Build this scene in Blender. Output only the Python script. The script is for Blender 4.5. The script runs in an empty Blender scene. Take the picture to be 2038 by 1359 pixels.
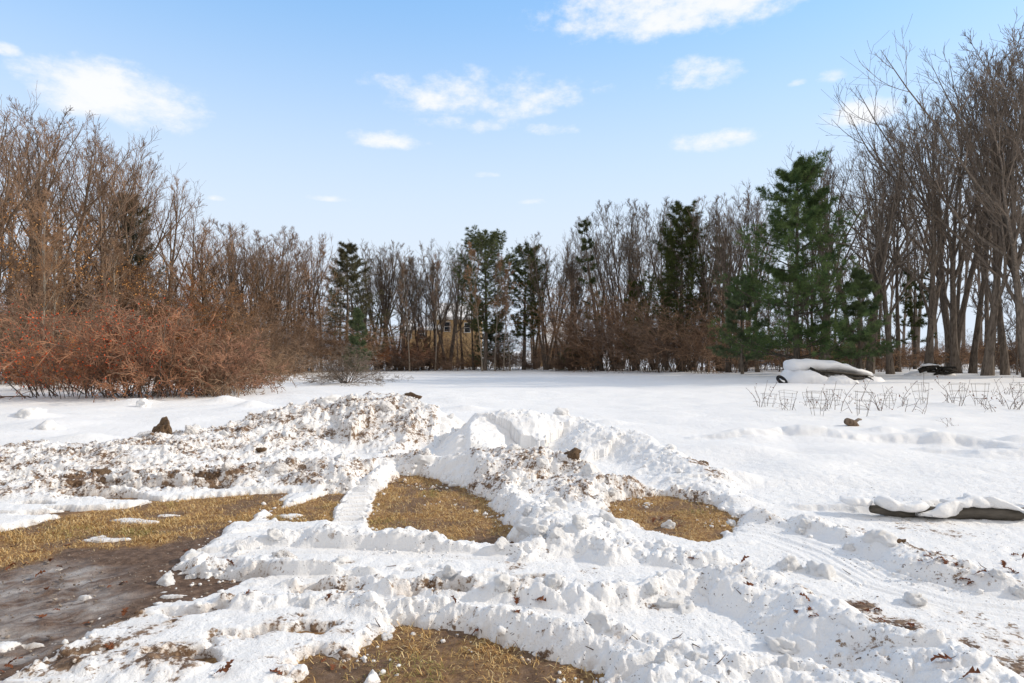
import bpy, math, random
import numpy as np
from math import radians as RAD

# ------------------------------------------------------------------ basics
F, CX, HZ, EYE = 1250.0, 1019.0, 695.0, 1.6        # focal length / centre / horizon of the 2038 px photo, eye height
rng = np.random.default_rng(7)
random.seed(7)
scene = bpy.context.scene
COL = scene.collection


def gp(px, py, z=0.0):
    """point of the ground at height z seen at a photo pixel -> x, y"""
    D = (EYE - z) * F / (py - HZ)
    return ((px - CX) / F * D, D)


def at(px, py, D):
    return np.array([(px - CX) / F * D, D, EYE - (py - HZ) / F * D])


def sst(a, b, x):
    t = np.clip((x - a) / (b - a), 0, 1)
    return t * t * (3 - 2 * t)


# ------------------------------------------------------------------ noise
def h2(ix, iy, s):
    n = ix.astype(np.int64) * 374761393 + iy.astype(np.int64) * 668265263 + s * 974634777
    n = (n & 0xFFFFFFFF).astype(np.uint32)
    n = (n ^ (n >> np.uint32(13))) * np.uint32(1274126177)
    n = (n ^ (n >> np.uint32(16))) * np.uint32(2246822519)
    n = n ^ (n >> np.uint32(15))
    return n.astype(np.float64) / 4294967296.0


def perlin(x, y, s=0):
    ix, iy = np.floor(x), np.floor(y)
    fx, fy = x - ix, y - iy
    u, v = fx * fx * fx * (fx * (fx * 6 - 15) + 10), fy * fy * fy * (fy * (fy * 6 - 15) + 10)

    def g(dx, dy):
        a = h2(ix + dx, iy + dy, s) * 6.2831853
        return np.cos(a) * (fx - dx) + np.sin(a) * (fy - dy)
    return 1.5 * ((g(0, 0) * (1 - u) + g(1, 0) * u) * (1 - v) + (g(0, 1) * (1 - u) + g(1, 1) * u) * v)


def fbm(x, y, s=0, o=4, gain=0.5):
    r, a, f = 0, 1.0, 1.0
    for i in range(o):
        r = r + a * perlin(x * f, y * f, s + i * 17)
        a *= gain
        f *= 2.03
    return r


def domes(x, y, sc, s, prob):
    """rounded lumps of about sc metres: highest dome over each point, in metres"""
    X, Y = x / sc, y / sc
    ix, iy = np.floor(X), np.floor(Y)
    out = np.zeros_like(X)
    for dx in (-1, 0, 1):
        for dy in (-1, 0, 1):
            cx, cy = ix + dx, iy + dy
            px, py = cx + h2(cx, cy, s), cy + h2(cx, cy, s + 1)
            r = 0.28 + 0.5 * h2(cx, cy, s + 2) ** 1.5
            asp = 0.6 + 0.8 * h2(cx, cy, s + 5)
            th = 6.283 * h2(cx, cy, s + 6)
            ax, ay = X - px, Y - py
            bx, by = ax * np.cos(th) + ay * np.sin(th), -ax * np.sin(th) + ay * np.cos(th)
            q = np.maximum(0, 1 - (bx * bx * asp + by * by / asp) / (r * r))
            hh = (h2(cx, cy, s + 3) < prob) * r * (0.45 + 0.6 * h2(cx, cy, s + 4)) * np.sqrt(q)
            out = np.maximum(out, hh)
    return out * sc


def slabs(x, y, sc, s, prob):
    """broken tilted plates of crusted snow about sc metres across"""
    X, Y = x / sc, y / sc
    ix, iy = np.floor(X), np.floor(Y)
    f1 = np.full(X.shape, 9.0)
    f2 = np.full(X.shape, 9.0)
    out = np.zeros_like(X)
    for dx in (-1, 0, 1):
        for dy in (-1, 0, 1):
            cx, cy = ix + dx, iy + dy
            ax, ay = X - cx - h2(cx, cy, s), Y - cy - h2(cx, cy, s + 1)
            d = np.hypot(ax, ay)
            on = h2(cx, cy, s + 2) < prob
            hgt = on * (.16 + .3 * h2(cx, cy, s + 3) + (h2(cx, cy, s + 4) - .5) * .9 * ax + (h2(cx, cy, s + 5) - .5) * .9 * ay)
            m = d < f1
            f2 = np.where(m, f1, np.minimum(f2, d))
            out = np.where(m, hgt, out)
            f1 = np.where(m, d, f1)
    return np.maximum(out, 0) * sst(.0, .16, f2 - f1) * sc


# ------------------------------------------------------------------ layout of the snow (ground coordinates)
def poly(pts):
    return np.array([gp(*p) for p in pts])


BARE = {
    'drive': poly([(-400, 1090), (0, 1062), (60, 1050), (130, 1032), (330, 1000), (440, 990), (565, 984), (548, 1005), (500, 1030), (450, 1050),
                   (395, 1088), (318, 1150), (360, 1150), (470, 1157), (452, 1172), (400, 1192), (330, 1205), (262, 1216), (200, 1240),
                   (120, 1285), (30, 1330), (-100, 1420), (-600, 1420)]),
    'strip': poly([(528, 1030), (600, 1004), (660, 985), (692, 982), (682, 1005), (668, 1042), (610, 1040), (560, 1036)]),
    'grass_mid': poly([(740, 955), (790, 948), (835, 948), (905, 968), (965, 1000), (1005, 1050), (1018, 1084), (960, 1086), (880, 1072),
                       (790, 1062), (708, 1048), (712, 1010), (728, 975)]),
    'grass_right': poly([(1212, 1004), (1270, 992), (1330, 987), (1400, 1000), (1462, 1036), (1425, 1078), (1400, 1084), (1340, 1068),
                         (1280, 1050), (1225, 1030)]),
    'grass_front': poly([(798, 1252), (830, 1243), (880, 1262), (960, 1290), (1080, 1325), (1180, 1352), (1250, 1420), (780, 1420), (770, 1345),
                         (744, 1300)]),
    'melt': poly([(560, 1420), (590, 1345), (622, 1320), (655, 1330), (700, 1322), (715, 1345), (690, 1365), (700, 1420)]),
}

# ridges of ploughed snow: (px, py of the crest, height), width to the front, to the back, lumpiness, dirt
RIDGES = {
    'bank': dict(p=[(-500, 935, .14), (-200, 912, .15), (0, 890, .2), (200, 880, .24), (330, 864, .33), (450, 846, .38), (550, 815, .58), (640, 797, .68),
                    (720, 786, .77), (800, 783, .8), (860, 800, .68), (910, 824, .48), (935, 848, .28)], wf=2.9, wb=.9, lump=1.0, dirt=.6, minw=.72, wp=[1, 1, 1, 1, 1, 1, 1, 1, 1, 1, .85, .5, .2]),
    'apron': dict(p=[(-500, 1000, .1), (0, 965, .13), (250, 950, .15), (450, 935, .16), (620, 925, .2), (760, 915, .26), (840, 905, .22)], wf=.85, wb=1.3, lump=.9, dirt=.66, minw=.7),
    'mound': dict(p=[(925, 850, .44), (960, 822, .57), (1050, 817, .6), (1150, 822, .55), (1200, 848, .43), (1260, 858, .38), (1330, 892, .26),
                     (1390, 925, .2), (1435, 965, .14)], wf=1.6, wb=.8, lump=.42, dirt=.12),
    'mound_front': dict(p=[(945, 893, .34), (1020, 900, .33), (1120, 905, .33), (1200, 935, .26), (1330, 965, .14)], wf=1.5, wb=.5, lump=.95, dirt=.57),
    'neck': dict(p=[(975, 955, .16), (1040, 1000, .2), (1110, 1012, .24), (1150, 1040, .2), (1190, 1068, .16)], wf=0.55, wb=0.6, lump=.9, dirt=.12),
    'row_back': dict(p=[(340, 1128, .04), (420, 1090, .08), (540, 1062, .11), (640, 1048, .15), (800, 1064, .13), (900, 1080, .12), (1010, 1088, .12), (1100, 1072, .13),
                        (1160, 1062, .16), (1250, 1074, .13), (1350, 1090, .13), (1440, 1106, .1)], wf=0.34, wb=0.24, lump=.6, dirt=.22),
    'row_mid': dict(p=[(350, 1140, .05), (430, 1122, .09), (520, 1108, .13), (700, 1122, .17), (900, 1130, .17), (1050, 1141, .17), (1150, 1150, .17), (1270, 1147, .17), (1400, 1126, .2),
                       (1540, 1136, .23), (1640, 1176, .26), (1800, 1230, .29), (1900, 1272, .31), (2038, 1332, .32), (2250, 1440, .3)], wf=0.5, wb=0.34, lump=.6, dirt=.14),
    'row_front': dict(p=[(470, 1200, .04), (600, 1182, .09), (760, 1187, .12), (900, 1202, .13), (1000, 1217, .13), (1200, 1247, .14), (1350, 1272, .14), (1500, 1302, .15),
                         (1700, 1348, .15), (1900, 1430, .15)], wf=0.3, wb=0.22, lump=.6, dirt=.14),
    'row_corner': dict(p=[(1150, 1330, .1), (1300, 1345, .13), (1500, 1385, .13), (1650, 1440, .12)], wf=0.32, wb=0.24, lump=.7, dirt=.15),
    'verge': dict(p=[(1420, 1020, .1), (1480, 1012, .13), (1560, 1030, .12), (1650, 1042, .16), (1740, 1068, .18), (1820, 1092, .17), (1900, 1114, .17),
                     (2038, 1144, .17), (2300, 1194, .17)], wf=0.5, wb=0.4, lump=.55, dirt=.35),
    'verge_back': dict(p=[(1620, 996, .12), (1690, 989, .16), (1850, 991, .17), (2038, 998, .16), (2300, 1005, .16)], wf=.14, wb=.7, lump=.12, dirt=0),
    'drift': dict(p=[(1390, 868, 0.090), (1480, 850, 0.225), (1550, 852, 0.180), (1640, 847, 0.255), (1700, 864, 0.150), (1790, 860, 0.195), (1900, 862, 0.210), (2060, 880, 0.195), (2400, 890, 0.195)],
                  wf=.55, wb=.7, lump=0, dirt=0),
    'drift_low': dict(p=[(1840, 886, 0.105), (1950, 893, 0.135), (2060, 897, 0.150), (2400, 900, 0.150)], wf=.4, wb=.4, lump=0, dirt=0),
    'corner_left': dict(p=[(60, 1335, .03), (120, 1306, .06), (190, 1292, .09), (300, 1302, .1), (370, 1325, .07)], wf=0.2, wb=0.16, lump=.35, dirt=.5),
    'drive_edge': dict(p=[(60, 1325, .03), (200, 1248, .03), (275, 1216, .02)], wf=.06, wb=.06, lump=.2, dirt=.5),
}
for k, r in RIDGES.items():
    pts = []
    for px, py, h in r['p']:
        x, y = gp(px, py, h)
        pts.append((x, y, max(.03, h - .045)))
    r['w'] = np.array(pts)

BUMPS = [(50, 836, .16, .8), (100, 852, .1, .9), (270, 806, .14, .7), (450, 802, .2, .6), (500, 815, .2, .5), (170, 880, .12, .6), (1500, 880, .08, .5), (1420, 905, .06, .9), (1590, 876, .08, .7), (1660, 885, .07, .6),
         (1720, 905, .05, .9), (1510, 905, .06, .8), (1660, 955, .05, 1.0), (1760, 865, .1, .35), (1840, 868, .12, .35), (1876, 890, .1, .35), (2030, 885, .14, .4), (1460, 963, .12, .35),
         (1475, 1010, .08, .25), (1560, 930, .05, .9), (1800, 832, .05, .4), (1755, 838, .05, .4), (1890, 838, .06, .4), (640, 757, .25, 1.2), (700, 762, .2, 1.6), (1215, 848, .1, .5), (930, 818, .12, .6), (900, 800, .1, .9)]
DENTS = [(1530, 990, .06, .55), (1640, 1010, .05, .5), (1480, 930, .04, .6), (1700, 985, .05, .6), (1770, 950, .04, .8), (1590, 905, .05, .5)]
BUMPS = [(*gp(px, py), h, w) for px, py, h, w in BUMPS]
DENTS = [(*gp(px, py), h * 1.3, w) for px, py, h, w in DENTS]
SPOTS = [(1615, 1210, .16, 1.1), (1730, 1212, .14, 1.0), (1760, 1240, .07, 1.2), (1800, 1245, .12, 1.2), (1742, 1288, .08, 1.1), (1868, 1122, .22, 1.1), (1790, 1082, .08, 1.1), (920, 1250, .1, 1.0), (1075, 1290, .1, 1.1), (1960, 1325, .3, .8),
         (2010, 1345, .25, .9), (130, 1312, .22, 1.1), (250, 1270, .18, .7), (1395, 942, .2, 1.2), (1420, 960, .16, .9), (1232, 1300, .07, 1.0), (640, 1328, .22, 1.0), (320, 1245, .1, 1.0), (250, 1222, .1, 1.2), (1935, 1240, .25, .5), (2000, 1270, .25, .6),
         (1020, 1125, .1, .8), (880, 1140, .14, .6), (560, 1240, .12, .8), (680, 1255, .08, .9), (1150, 1135, .12, .6), (420, 958, .35, 1.2), (160, 968, .3, 1.1), (1700, 1345, .2, .6), (450, 1105, .16, .7), (700, 1120, .16, .5), (1320, 1200, .14, .5), (1480, 1180, .14, .5), (1850, 1050, .3, .6), (1700, 1060, .25, .5)]
SPOTS = [(*gp(px, py, .05), w, a) for px, py, w, a in SPOTS]
TRACKS = [(np.array([gp(905, 838, .3), gp(897, 880, .2), gp(893, 915, .12), gp(898, 955, .05)]), .26),
          (np.array([gp(775, 935, .05), gp(718, 985), gp(690, 1050)]), .15)]
LANES = [(np.array([gp(1430, 1055), gp(1540, 1072), gp(1640, 1110), gp(1740, 1165), gp(1900, 1210), gp(2100, 1240), gp(2500, 1290)]), .27),
         (np.array([gp(420, 1118), gp(520, 1100, .02), gp(700, 1105, .02), gp(900, 1116, .02), gp(1010, 1122, .02)]), .09),
         (np.array([gp(440, 1172), gp(560, 1168), gp(700, 1170), gp(900, 1180)]), .07)]


def seg_field(X, Y, P):
    """distance to a polyline, parameter along it (index units), signed side (+ = nearer the camera)"""
    best = np.full(X.shape, 1e9)
    par = np.zeros_like(X)
    side = np.zeros_like(X)
    arc = np.zeros_like(X)
    s0 = 0.0
    for i in range(len(P) - 1):
        a, b = P[i, :2], P[i + 1, :2]
        d = b - a
        L2 = float(d @ d)
        t = np.clip(((X - a[0]) * d[0] + (Y - a[1]) * d[1]) / L2, 0, 1)
        ex, ey = X - a[0] - t * d[0], Y - a[1] - t * d[1]
        q = np.hypot(ex, ey)
        m = q < best
        best = np.where(m, q, best)
        par = np.where(m, i + t, par)
        arc = np.where(m, s0 + t * math.sqrt(L2), arc)
        side = np.where(m, np.clip(-(d[0] * ey - d[1] * ex) / (math.sqrt(L2) * np.maximum(q, 1e-6)), -1, 1), side)
        s0 += math.sqrt(L2)
    return best, par, side, arc


def poly_sd(X, Y, P):
    d = np.full(X.shape, 1e9)
    ins = np.zeros(X.shape, bool)
    n = len(P)
    for i in range(n):
        a, b = P[i], P[(i + 1) % n]
        e = b - a
        t = np.clip(((X - a[0]) * e[0] + (Y - a[1]) * e[1]) / float(e @ e), 0, 1)
        d = np.minimum(d, np.hypot(X - a[0] - t * e[0], Y - a[1] - t * e[1]))
        c = (a[1] > Y) != (b[1] > Y)
        with np.errstate(divide='ignore', invalid='ignore'):
            xi = a[0] + (Y - a[1]) / (b[1] - a[1] if b[1] != a[1] else 1e-9) * e[0]
        ins ^= c & (X < xi)
    return np.where(ins, -d, d)


def base_z(X, Y):
    z = -1.05 * sst(20, 80, Y) * np.exp(-(X / 48.0) ** 2)
    z = z + .2 * sst(22, 40, Y) * sst(6, 24, X)
    R = np.hypot(X, Y)
    z = z + .05 * fbm(X / 4.2, Y / 4.2, 5, 2) * sst(8, 15, R) + .35 * perlin(X / 40, Y / 40, 9) * sst(45, 90, R)
    return z


def bare_sd(X, Y):
    w = .07 * fbm(X * 3.1, Y * 3.1, 61, 3) + .025 * fbm(X * 17, Y * 17, 62, 3)
    out = np.full(X.shape, 9.0)
    for k, P in BARE.items():
        out = np.minimum(out, poly_sd(X, Y, P))
    out = out + w - .05
    d2 = seg_field(X, Y, TRACKS[1][0])[0]
    return np.maximum(out, .17 - d2 + w * .5)


def snow_field(X, Y):
    """everything about the ground at points X, Y"""
    n = X.shape
    o = dict(soil=base_z(X, Y))
    near = (Y > .6) & (Y < 24) & (np.abs(X) < 26)
    z0 = np.zeros(n)
    rough = np.zeros(n)
    dirt = np.zeros(n)
    gid = np.zeros(n, int)
    thick = np.full(n, .045)
    film = np.zeros(n)
    x, y = X[near], Y[near]
    wx = x + .09 * fbm(x * 2.3, y * 2.3, 31, 3)
    wy = y + .09 * fbm(x * 2.3, y * 2.3, 47, 3)
    acc = np.zeros(x.shape)
    rg = np.zeros(x.shape)
    dr = np.zeros(x.shape)
    best = np.zeros(x.shape)
    g = np.zeros(x.shape, int)
    for gi, (k, r) in enumerate(RIDGES.items()):
        d, par, side, arc = seg_field(wx, wy, r['w'])
        hh = np.interp(par, np.arange(len(r['w'])), r['w'][:, 2])
        hh = hh * (1 + .16 * perlin(arc / (.25 + .5 * r['wf']), arc * 0 + gi * 3.3, 71))
        sc = np.clip(hh / r['w'][:, 2].max(), r.get('minw', .45), 1)
        w = (r['wb'] + (r['wf'] - r['wb']) * sst(-1, 1, side)) * sc
        if 'wp' in r:
            w = w * np.interp(par, np.arange(len(r['w'])), r['wp'])
        q = d / w
        prof = np.where(q < 1, (1 - q) ** 2 * (1 + 2 * q), 0)          # smooth bell
        prof = .65 * prof + .35 * np.clip(1 - q, 0, 1)                 # with a slope like poured snow
        c = hh * prof
        acc += c ** 3.5
        m = sst(1.15, .55, q)
        rg = np.maximum(rg, r['lump'] * m)
        dr = np.maximum(dr, r['dirt'] * m)
        upd = (c > best) & (c > .012)
        best = np.where(c > best, c, best)
        g = np.where(upd, gi + 1, g)
    pile = acc ** (1 / 3.5)
    for bx, by, h, w in BUMPS:
        pile += h * np.exp(-(((x - bx) / w) ** 2 + ((y - by) / (w * .8)) ** 2) * 1.6)
    for bx, by, h, w in DENTS:
        pile -= h * np.exp(-(((x - bx) / w) ** 2 + ((y - by) / (w * .8)) ** 2) * 1.6)
    tread = np.zeros(x.shape)
    flat = np.zeros(x.shape)
    for P, w in TRACKS:
        d, par, side, arc = seg_field(x + .015 * perlin(x * 9, y * 9, 3), y, P)
        m = sst(w * 1.15, w * .8, d)
        flat = np.maximum(flat, m)
        tread += m * (.032 * np.sin(arc * 6.283 / .17 + 1.2 * perlin(x * 3, y * 3, 8)) - .03)
        tread += .015 * np.exp(-((d - w * 1.25) / .06) ** 2)
    streak = np.zeros(x.shape)
    pile = np.maximum(pile, -.03)
    pile += .03 * (fbm(x / 1.3, y / 1.0, 203, 2)) * sst(7.5, 10, np.hypot(x, y)) * (1 - np.clip(rg, 0, 1))
    for P, w in LANES:
        d, par, side, arc = seg_field(x, y, P)
        m = sst(w * 1.25, w * .75, d + .03 * perlin(x * 4, y * 4, 12))
        flat = np.maximum(flat, m)
        streak += m * .012 * perlin(d * side * 24, arc * .9, 19)
        pile *= 1 - .75 * m
    lump = (1.0 * domes(wx, wy, .46, 100, .25) + .0)
    l2 = domes(wx + .02 * perlin(x * 20, y * 20, 2), wy, .2, 200, .5)
    l3 = domes(x + .008 * perlin(x * 50, y * 50, 4), y, .085, 300, .62)
    l4 = domes(x, y, .036, 400, .55)
    crust = .5 - np.abs(fbm(wx * 3.3, wy * 3.3, 35, 4))
    sl = np.maximum(slabs(wx, wy, .26, 500, .5), slabs(wx + 3.3, wy, .14, 510, .55))
    lump = np.maximum(np.maximum(lump * .45, l2 * .4) * .8, sl * .42) + l3 * .8 + l4 * .75 + .05 * crust
    fine = .012 * fbm(x * 9, y * 9, 81, 4) * (1 - .6 * flat)
    rr = np.clip(rg, 0, 1.1)
    rr2 = rr * (1 - .93 * flat) * (.55 + .45 * sst(-.4, .3, fbm(x * 1.3, y * 1.3, 33, 2)))
    bd = poly_sd_all = bare_sd(x, y)
    packed = sst(11, 7, y) * .1
    th = .045 + pile * np.where(y > 7.2, .96, .74) + np.maximum(rr2, packed * (1 - flat)) * lump + tread + streak + fine * (.35 + .9 * rr)
    # trodden, thin snow in front and at the left: melts through in places
    fx = (x + .2) * .9 + (y - 3.5) * .3
    thin = sst(4.75, 4.2, y) * sst(.3, -.35, x - .1 + (y - 3.2) * -.25) * sst(-2.6, -1.6, x)
    melt = fbm(x * 2.2 + 3, y * 3.6, 91, 4)
    cut = thin * sst(.32, .8, melt)
    leftthin = sst(8.6, 6.6, y) * sst(-1.6, -3.4, x)
    strk = fbm((x + y * .3) * 1.1, y * 4.2 - x * .5, 95, 4)
    cut = np.maximum(cut, leftthin * sst(-.02, .4, strk))
    lip = np.clip(bd / (.07 + .9 * np.maximum(pile + .3 * rr2 * lump, 0)), -1, 1)
    k = np.where(lip > 0, np.maximum(lip, 0) ** .62, lip * .8)
    th = np.where(k > 0, th * k, k * .07)
    th = th * (1 - cut) - cut * .05
    # loose islands of slush inside the drive
    isl = sst(.5, .74, fbm((x + .4 * y) * 1.2, y * 3.4 - x * .3, 97, 4)) * sst(-.02, -.12, bd) * sst(-1.2, -2.2, x)
    th = np.maximum(th, -.05 + .064 * isl)
    thick[near] = th
    # dirt: clods, brown wash, specks
    n1 = fbm(x * 1.6, y * 2.2, 111, 4)
    n2 = fbm(x * 6.5, y * 8, 113, 4)
    n3 = fbm(x * 22, y * 24, 117, 3)
    D = dr * (1 - .75 * flat)
    amount = np.clip(D * (.82 + .5 * n1 + .2 * n2) + .42 * thin * sst(-.3, .6, melt), 0, 1.35)
    for sx_, sy_, sr_, sa_ in SPOTS:
        amount = np.maximum(amount, sa_ * np.exp(-(((x - sx_) / sr_) ** 2 + ((y - sy_) / (sr_ * 1.2)) ** 2)) * (.75 + .6 * n2))
    edge = sst(.07, .0, bd) * sst(.0, .5, n2 + .5 * n3) * .5
    rim = (thin * sst(.1, .5, melt) * .5 + leftthin * sst(.0, .35, strk) * .45) * sst(-.3, .5, n2)
    low = sst(.02, -.04, th)
    dd = np.clip(np.maximum.reduce([edge, rim, low * .8]), 0, 1)
    am = np.zeros(n)
    am[near] = amount
    o['amount'] = am
    dirt[near] = dd
    gid[near] = g
    rough[near] = rr
    o.update(th=thick, dirt=dirt, gid=gid, rough=rough)
    # far field: low wind-worked relief
    far = ~near
    o['z'] = o['soil'] + o['th']
    return o


def ground_z(x, y):
    x, y = np.atleast_1d(np.asarray(x, float)), np.atleast_1d(np.asarray(y, float))
    f = snow_field(x, y)
    return np.where(f['th'] > 0, f['z'], f['soil'])


def gz(x, y):
    return float(ground_z(x, y)[0])


# ------------------------------------------------------------------ mesh helpers
def mesh_from(name, V, quads=None, tris=None, smooth=False, attrs=None, mats=()):
    me = bpy.data.meshes.new(name)
    V = np.ascontiguousarray(V, np.float32)
    me.vertices.add(len(V))
    me.vertices.foreach_set('co', V.ravel())
    loops, starts, tot = [], [], []
    c = 0
    for A, k in ((quads, 4), (tris, 3)):
        if A is not None and len(A):
            A = np.asarray(A, np.int32)
            loops.append(A.ravel())
            starts.append(c + np.arange(len(A), dtype=np.int32) * k)
            c += A.size
    L = np.concatenate(loops)
    me.loops.add(len(L))
    me.loops.foreach_set('vertex_index', L)
    S = np.concatenate(starts)
    me.polygons.add(len(S))
    me.polygons.foreach_set('loop_start', S.astype(np.int32))
    me.polygons.foreach_set('use_smooth', np.full(len(S), smooth))
    me.update(calc_edges=True)
    for k, v in (attrs or {}).items():
        a = me.attributes.new(k, 'FLOAT', 'POINT')
        a.data.foreach_set('value', np.asarray(v, np.float32))
    for m in mats:
        me.materials.append(m)
    me.validate()
    return me


class MB:
    """collects pieces of geometry into one mesh"""
    def __init__(s):
        s.v, s.q, s.t, s.n = [], [], [], 0

    def add(s, V, q=None, t=None):
        V = np.asarray(V, float).reshape(-1, 3)
        s.v.append(V)
        if q is not None and len(q):
            s.q.append(np.asarray(q) + s.n)
        if t is not None and len(t):
            s.t.append(np.asarray(t) + s.n)
        s.n += len(V)
        return s

    def box(s, c, d, rz=0.0):
        c, d = np.array(c, float), np.array(d, float) / 2
        V = np.array([[x, y, z] for z in (-1, 1) for y in (-1, 1) for x in (-1, 1)]) * d
        ca, sa = math.cos(rz), math.sin(rz)
        V = V @ np.array([[ca, sa, 0], [-sa, ca, 0], [0, 0, 1]]) + c
        return s.add(V, [[0, 2, 3, 1], [4, 5, 7, 6], [0, 1, 5, 4], [2, 6, 7, 3], [0, 4, 6, 2], [1, 3, 7, 5]])

    def tube(s, pts, r, sides=6, caps=True):
        P = np.asarray(pts, float)[None]
        Rr = np.broadcast_to(np.asarray(r, float), (P.shape[1],))[None]
        V, q = tubes(P, Rr, sides)
        t = []
        if caps:
            k = len(V) - sides
            t = [[0, i + 1, i] for i in range(1, sides - 1)] + [[k, k + i, k + i + 1] for i in range(1, sides - 1)]
        return s.add(V, q, t)

    def mesh(s, name, mat, smooth=False):
        return mesh_from(name, np.concatenate(s.v), np.concatenate(s.q) if s.q else None, np.concatenate(s.t) if s.t else None, smooth, None, [mat])


def tubes(P, Rr, S):
    """P (N,K,3) centre lines, Rr (N,K) radii, S sides -> verts, quads"""
    N, K, _ = P.shape
    T = np.gradient(P, axis=1)
    T /= np.linalg.norm(T, axis=2, keepdims=True) + 1e-9
    mt = T.mean(axis=1)
    ref = np.where(np.abs(mt[:, 2:3]) < .8, np.array([[0, 0, 1.]]), np.array([[1., 0, 0]]))
    a = np.cross(T, ref[:, None, :])
    a /= np.linalg.norm(a, axis=2, keepdims=True) + 1e-9
    b = np.cross(T, a)
    ang = np.arange(S) * 2 * math.pi / S
    V = P[:, :, None, :] + Rr[:, :, None, None] * (a[:, :, None, :] * np.cos(ang)[None, None, :, None] + b[:, :, None, :] * np.sin(ang)[None, None, :, None])
    idx = np.arange(N * K * S).reshape(N, K, S)
    i0, i1 = idx[:, :-1, :], idx[:, 1:, :]
    q = np.stack([i0, np.roll(i0, -1, 2), np.roll(i1, -1, 2), i1], axis=-1).reshape(-1, 4)
    return V.reshape(-1, 3), q


def norm(v):
    return v / (np.linalg.norm(v, axis=-1, keepdims=True) + 1e-9)


def branch_out(P, Rr, L, M, t0, t1, ang, angsd, ratio, shape, npts, up, wig, r, rr=.6, rmax=.3, rtip=.004, bias=None, down0=0.0):
    """M children on each of the N branches of P"""
    N, K, _ = P.shape
    t = t0 + (t1 - t0) * (np.arange(M)[None] + r.random((N, M))) / M
    f = t * (K - 1)
    i = np.clip(np.floor(f).astype(int), 0, K - 2)
    w = (f - i)[..., None]
    n = np.arange(N)[:, None]
    pos = P[n, i] * (1 - w) + P[n, i + 1] * w
    T = norm(P[n, i + 1] - P[n, i])
    R0 = Rr[n, i] * (1 - w[..., 0]) + Rr[n, i + 1] * w[..., 0]
    ref = np.where(np.abs(T[..., 2:3]) < .9, np.array([0, 0, 1.]), np.array([1., 0, 0]))
    a = norm(np.cross(T, ref))
    b = np.cross(T, a)
    az = 2.39996 * np.arange(M)[None] + r.random((N, 1)) * 6.283 + r.normal(0, .5, (N, M))
    th = ang + r.normal(0, angsd, (N, M))
    d = T * np.cos(th)[..., None] + (a * np.cos(az)[..., None] + b * np.sin(az)[..., None]) * np.sin(th)[..., None]
    if bias is not None:
        d = norm(d + np.asarray(bias) * 1.0)
    ln = L[:, None] * ratio * shape(t) * r.uniform(.5, 1.25, (N, M))
    if bias is not None:
        ln = ln * (1 + .5 * np.clip(d @ norm(np.asarray(bias, float)), -1, 1))
    C = np.empty((N, M, npts, 3))
    C[:, :, 0] = pos
    p = pos
    for k in range(1, npts):
        d = norm(d + np.array([0, 0, up]) + r.normal(0, wig, d.shape) + np.array([0, 0, down0 * (1 - k / npts)]))
        p = p + d * (ln / (npts - 1))[..., None]
        C[:, :, k] = p
    r0 = np.minimum(R0 * rr, rmax) * r.uniform(.7, 1.05, (N, M))
    r0 = np.maximum(r0, rtip)
    s = np.linspace(0, 1, npts)
    RR = r0[..., None] * (1 - s) ** .8 + rtip * s
    return C.reshape(N * M, npts, 3), RR.reshape(N * M, npts), ln.reshape(N * M)


def link(o, parent=None):
    COL.objects.link(o)
    if parent is not None:
        o.parent = parent
    return o


def tag(o, label, cat, group=None, kind=None):
    if label:
        o['label'] = label
    if cat:
        o['category'] = cat
    if group:
        o['group'] = group
    if kind:
        o['kind'] = kind
    return o


def empty(name, loc, rz=0.0, sc=1.0):
    o = bpy.data.objects.new(name, None)
    o.empty_display_size = .2
    o.location = [float(v) for v in loc]
    o.rotation_euler = (0, 0, rz)
    o.scale = (sc,) * 3 if not isinstance(sc, (tuple, list)) else sc
    return link(o)


def part(name, me, parent):
    return link(bpy.data.objects.new(name, me), parent)


# ------------------------------------------------------------------ materials
def nodes(name):
    m = bpy.data.materials.new(name)
    m.use_nodes = True
    nt = m.node_tree
    b = nt.nodes['Principled BSDF']
    return m, nt, b


def nn(nt, t, **kw):
    n = nt.nodes.new(t)
    for k, v in kw.items():
        if k in n.inputs.keys() if hasattr(n, 'inputs') else False:
            n.inputs[k].default_value = v
        else:
            setattr(n, k, v)
    return n


def ramp(nt, fac, stops):
    n = nt.nodes.new('ShaderNodeValToRGB')
    e = n.color_ramp.elements
    while len(e) < len(stops):
        e.new(.5)
    for el, (p, c) in zip(e, stops):
        el.position = p
        el.color = (*c, 1)
    nt.links.new(fac, n.inputs[0])
    return n.outputs[0]


def mixc(nt, fac, a, b):
    n = nt.nodes.new('ShaderNodeMix')
    n.data_type = 'RGBA'
    for s, v in ((0, fac), (6, a), (7, b)):
        if isinstance(v, (int, float)):
            n.inputs[s].default_value = v
        elif isinstance(v, tuple):
            n.inputs[s].default_value = (*v, 1)
        else:
            nt.links.new(v, n.inputs[s])
    return n.outputs[2]


def noise(nt, scale, detail=4, rough=.55, coord='Object', vec=None):
    n = nt.nodes.new('ShaderNodeTexNoise')
    n.inputs['Scale'].default_value = scale
    n.inputs['Detail'].default_value = detail
    n.inputs['Roughness'].default_value = rough
    if vec is None:
        c = nt.nodes.new('ShaderNodeTexCoord')
        vec = c.outputs[coord]
    nt.links.new(vec, n.inputs['Vector'])
    return n.outputs['Fac']


def bump(nt, b, h, strength, dist):
    n = nt.nodes.new('ShaderNodeBump')
    n.inputs['Strength'].default_value = strength
    n.inputs['Distance'].default_value = dist
    nt.links.new(h, n.inputs['Height'])
    nt.links.new(n.outputs[0], b.inputs['Normal'])


def attr(nt, name):
    n = nt.nodes.new('ShaderNodeAttribute')
    n.attribute_name = name
    return n.outputs['Fac']


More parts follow.
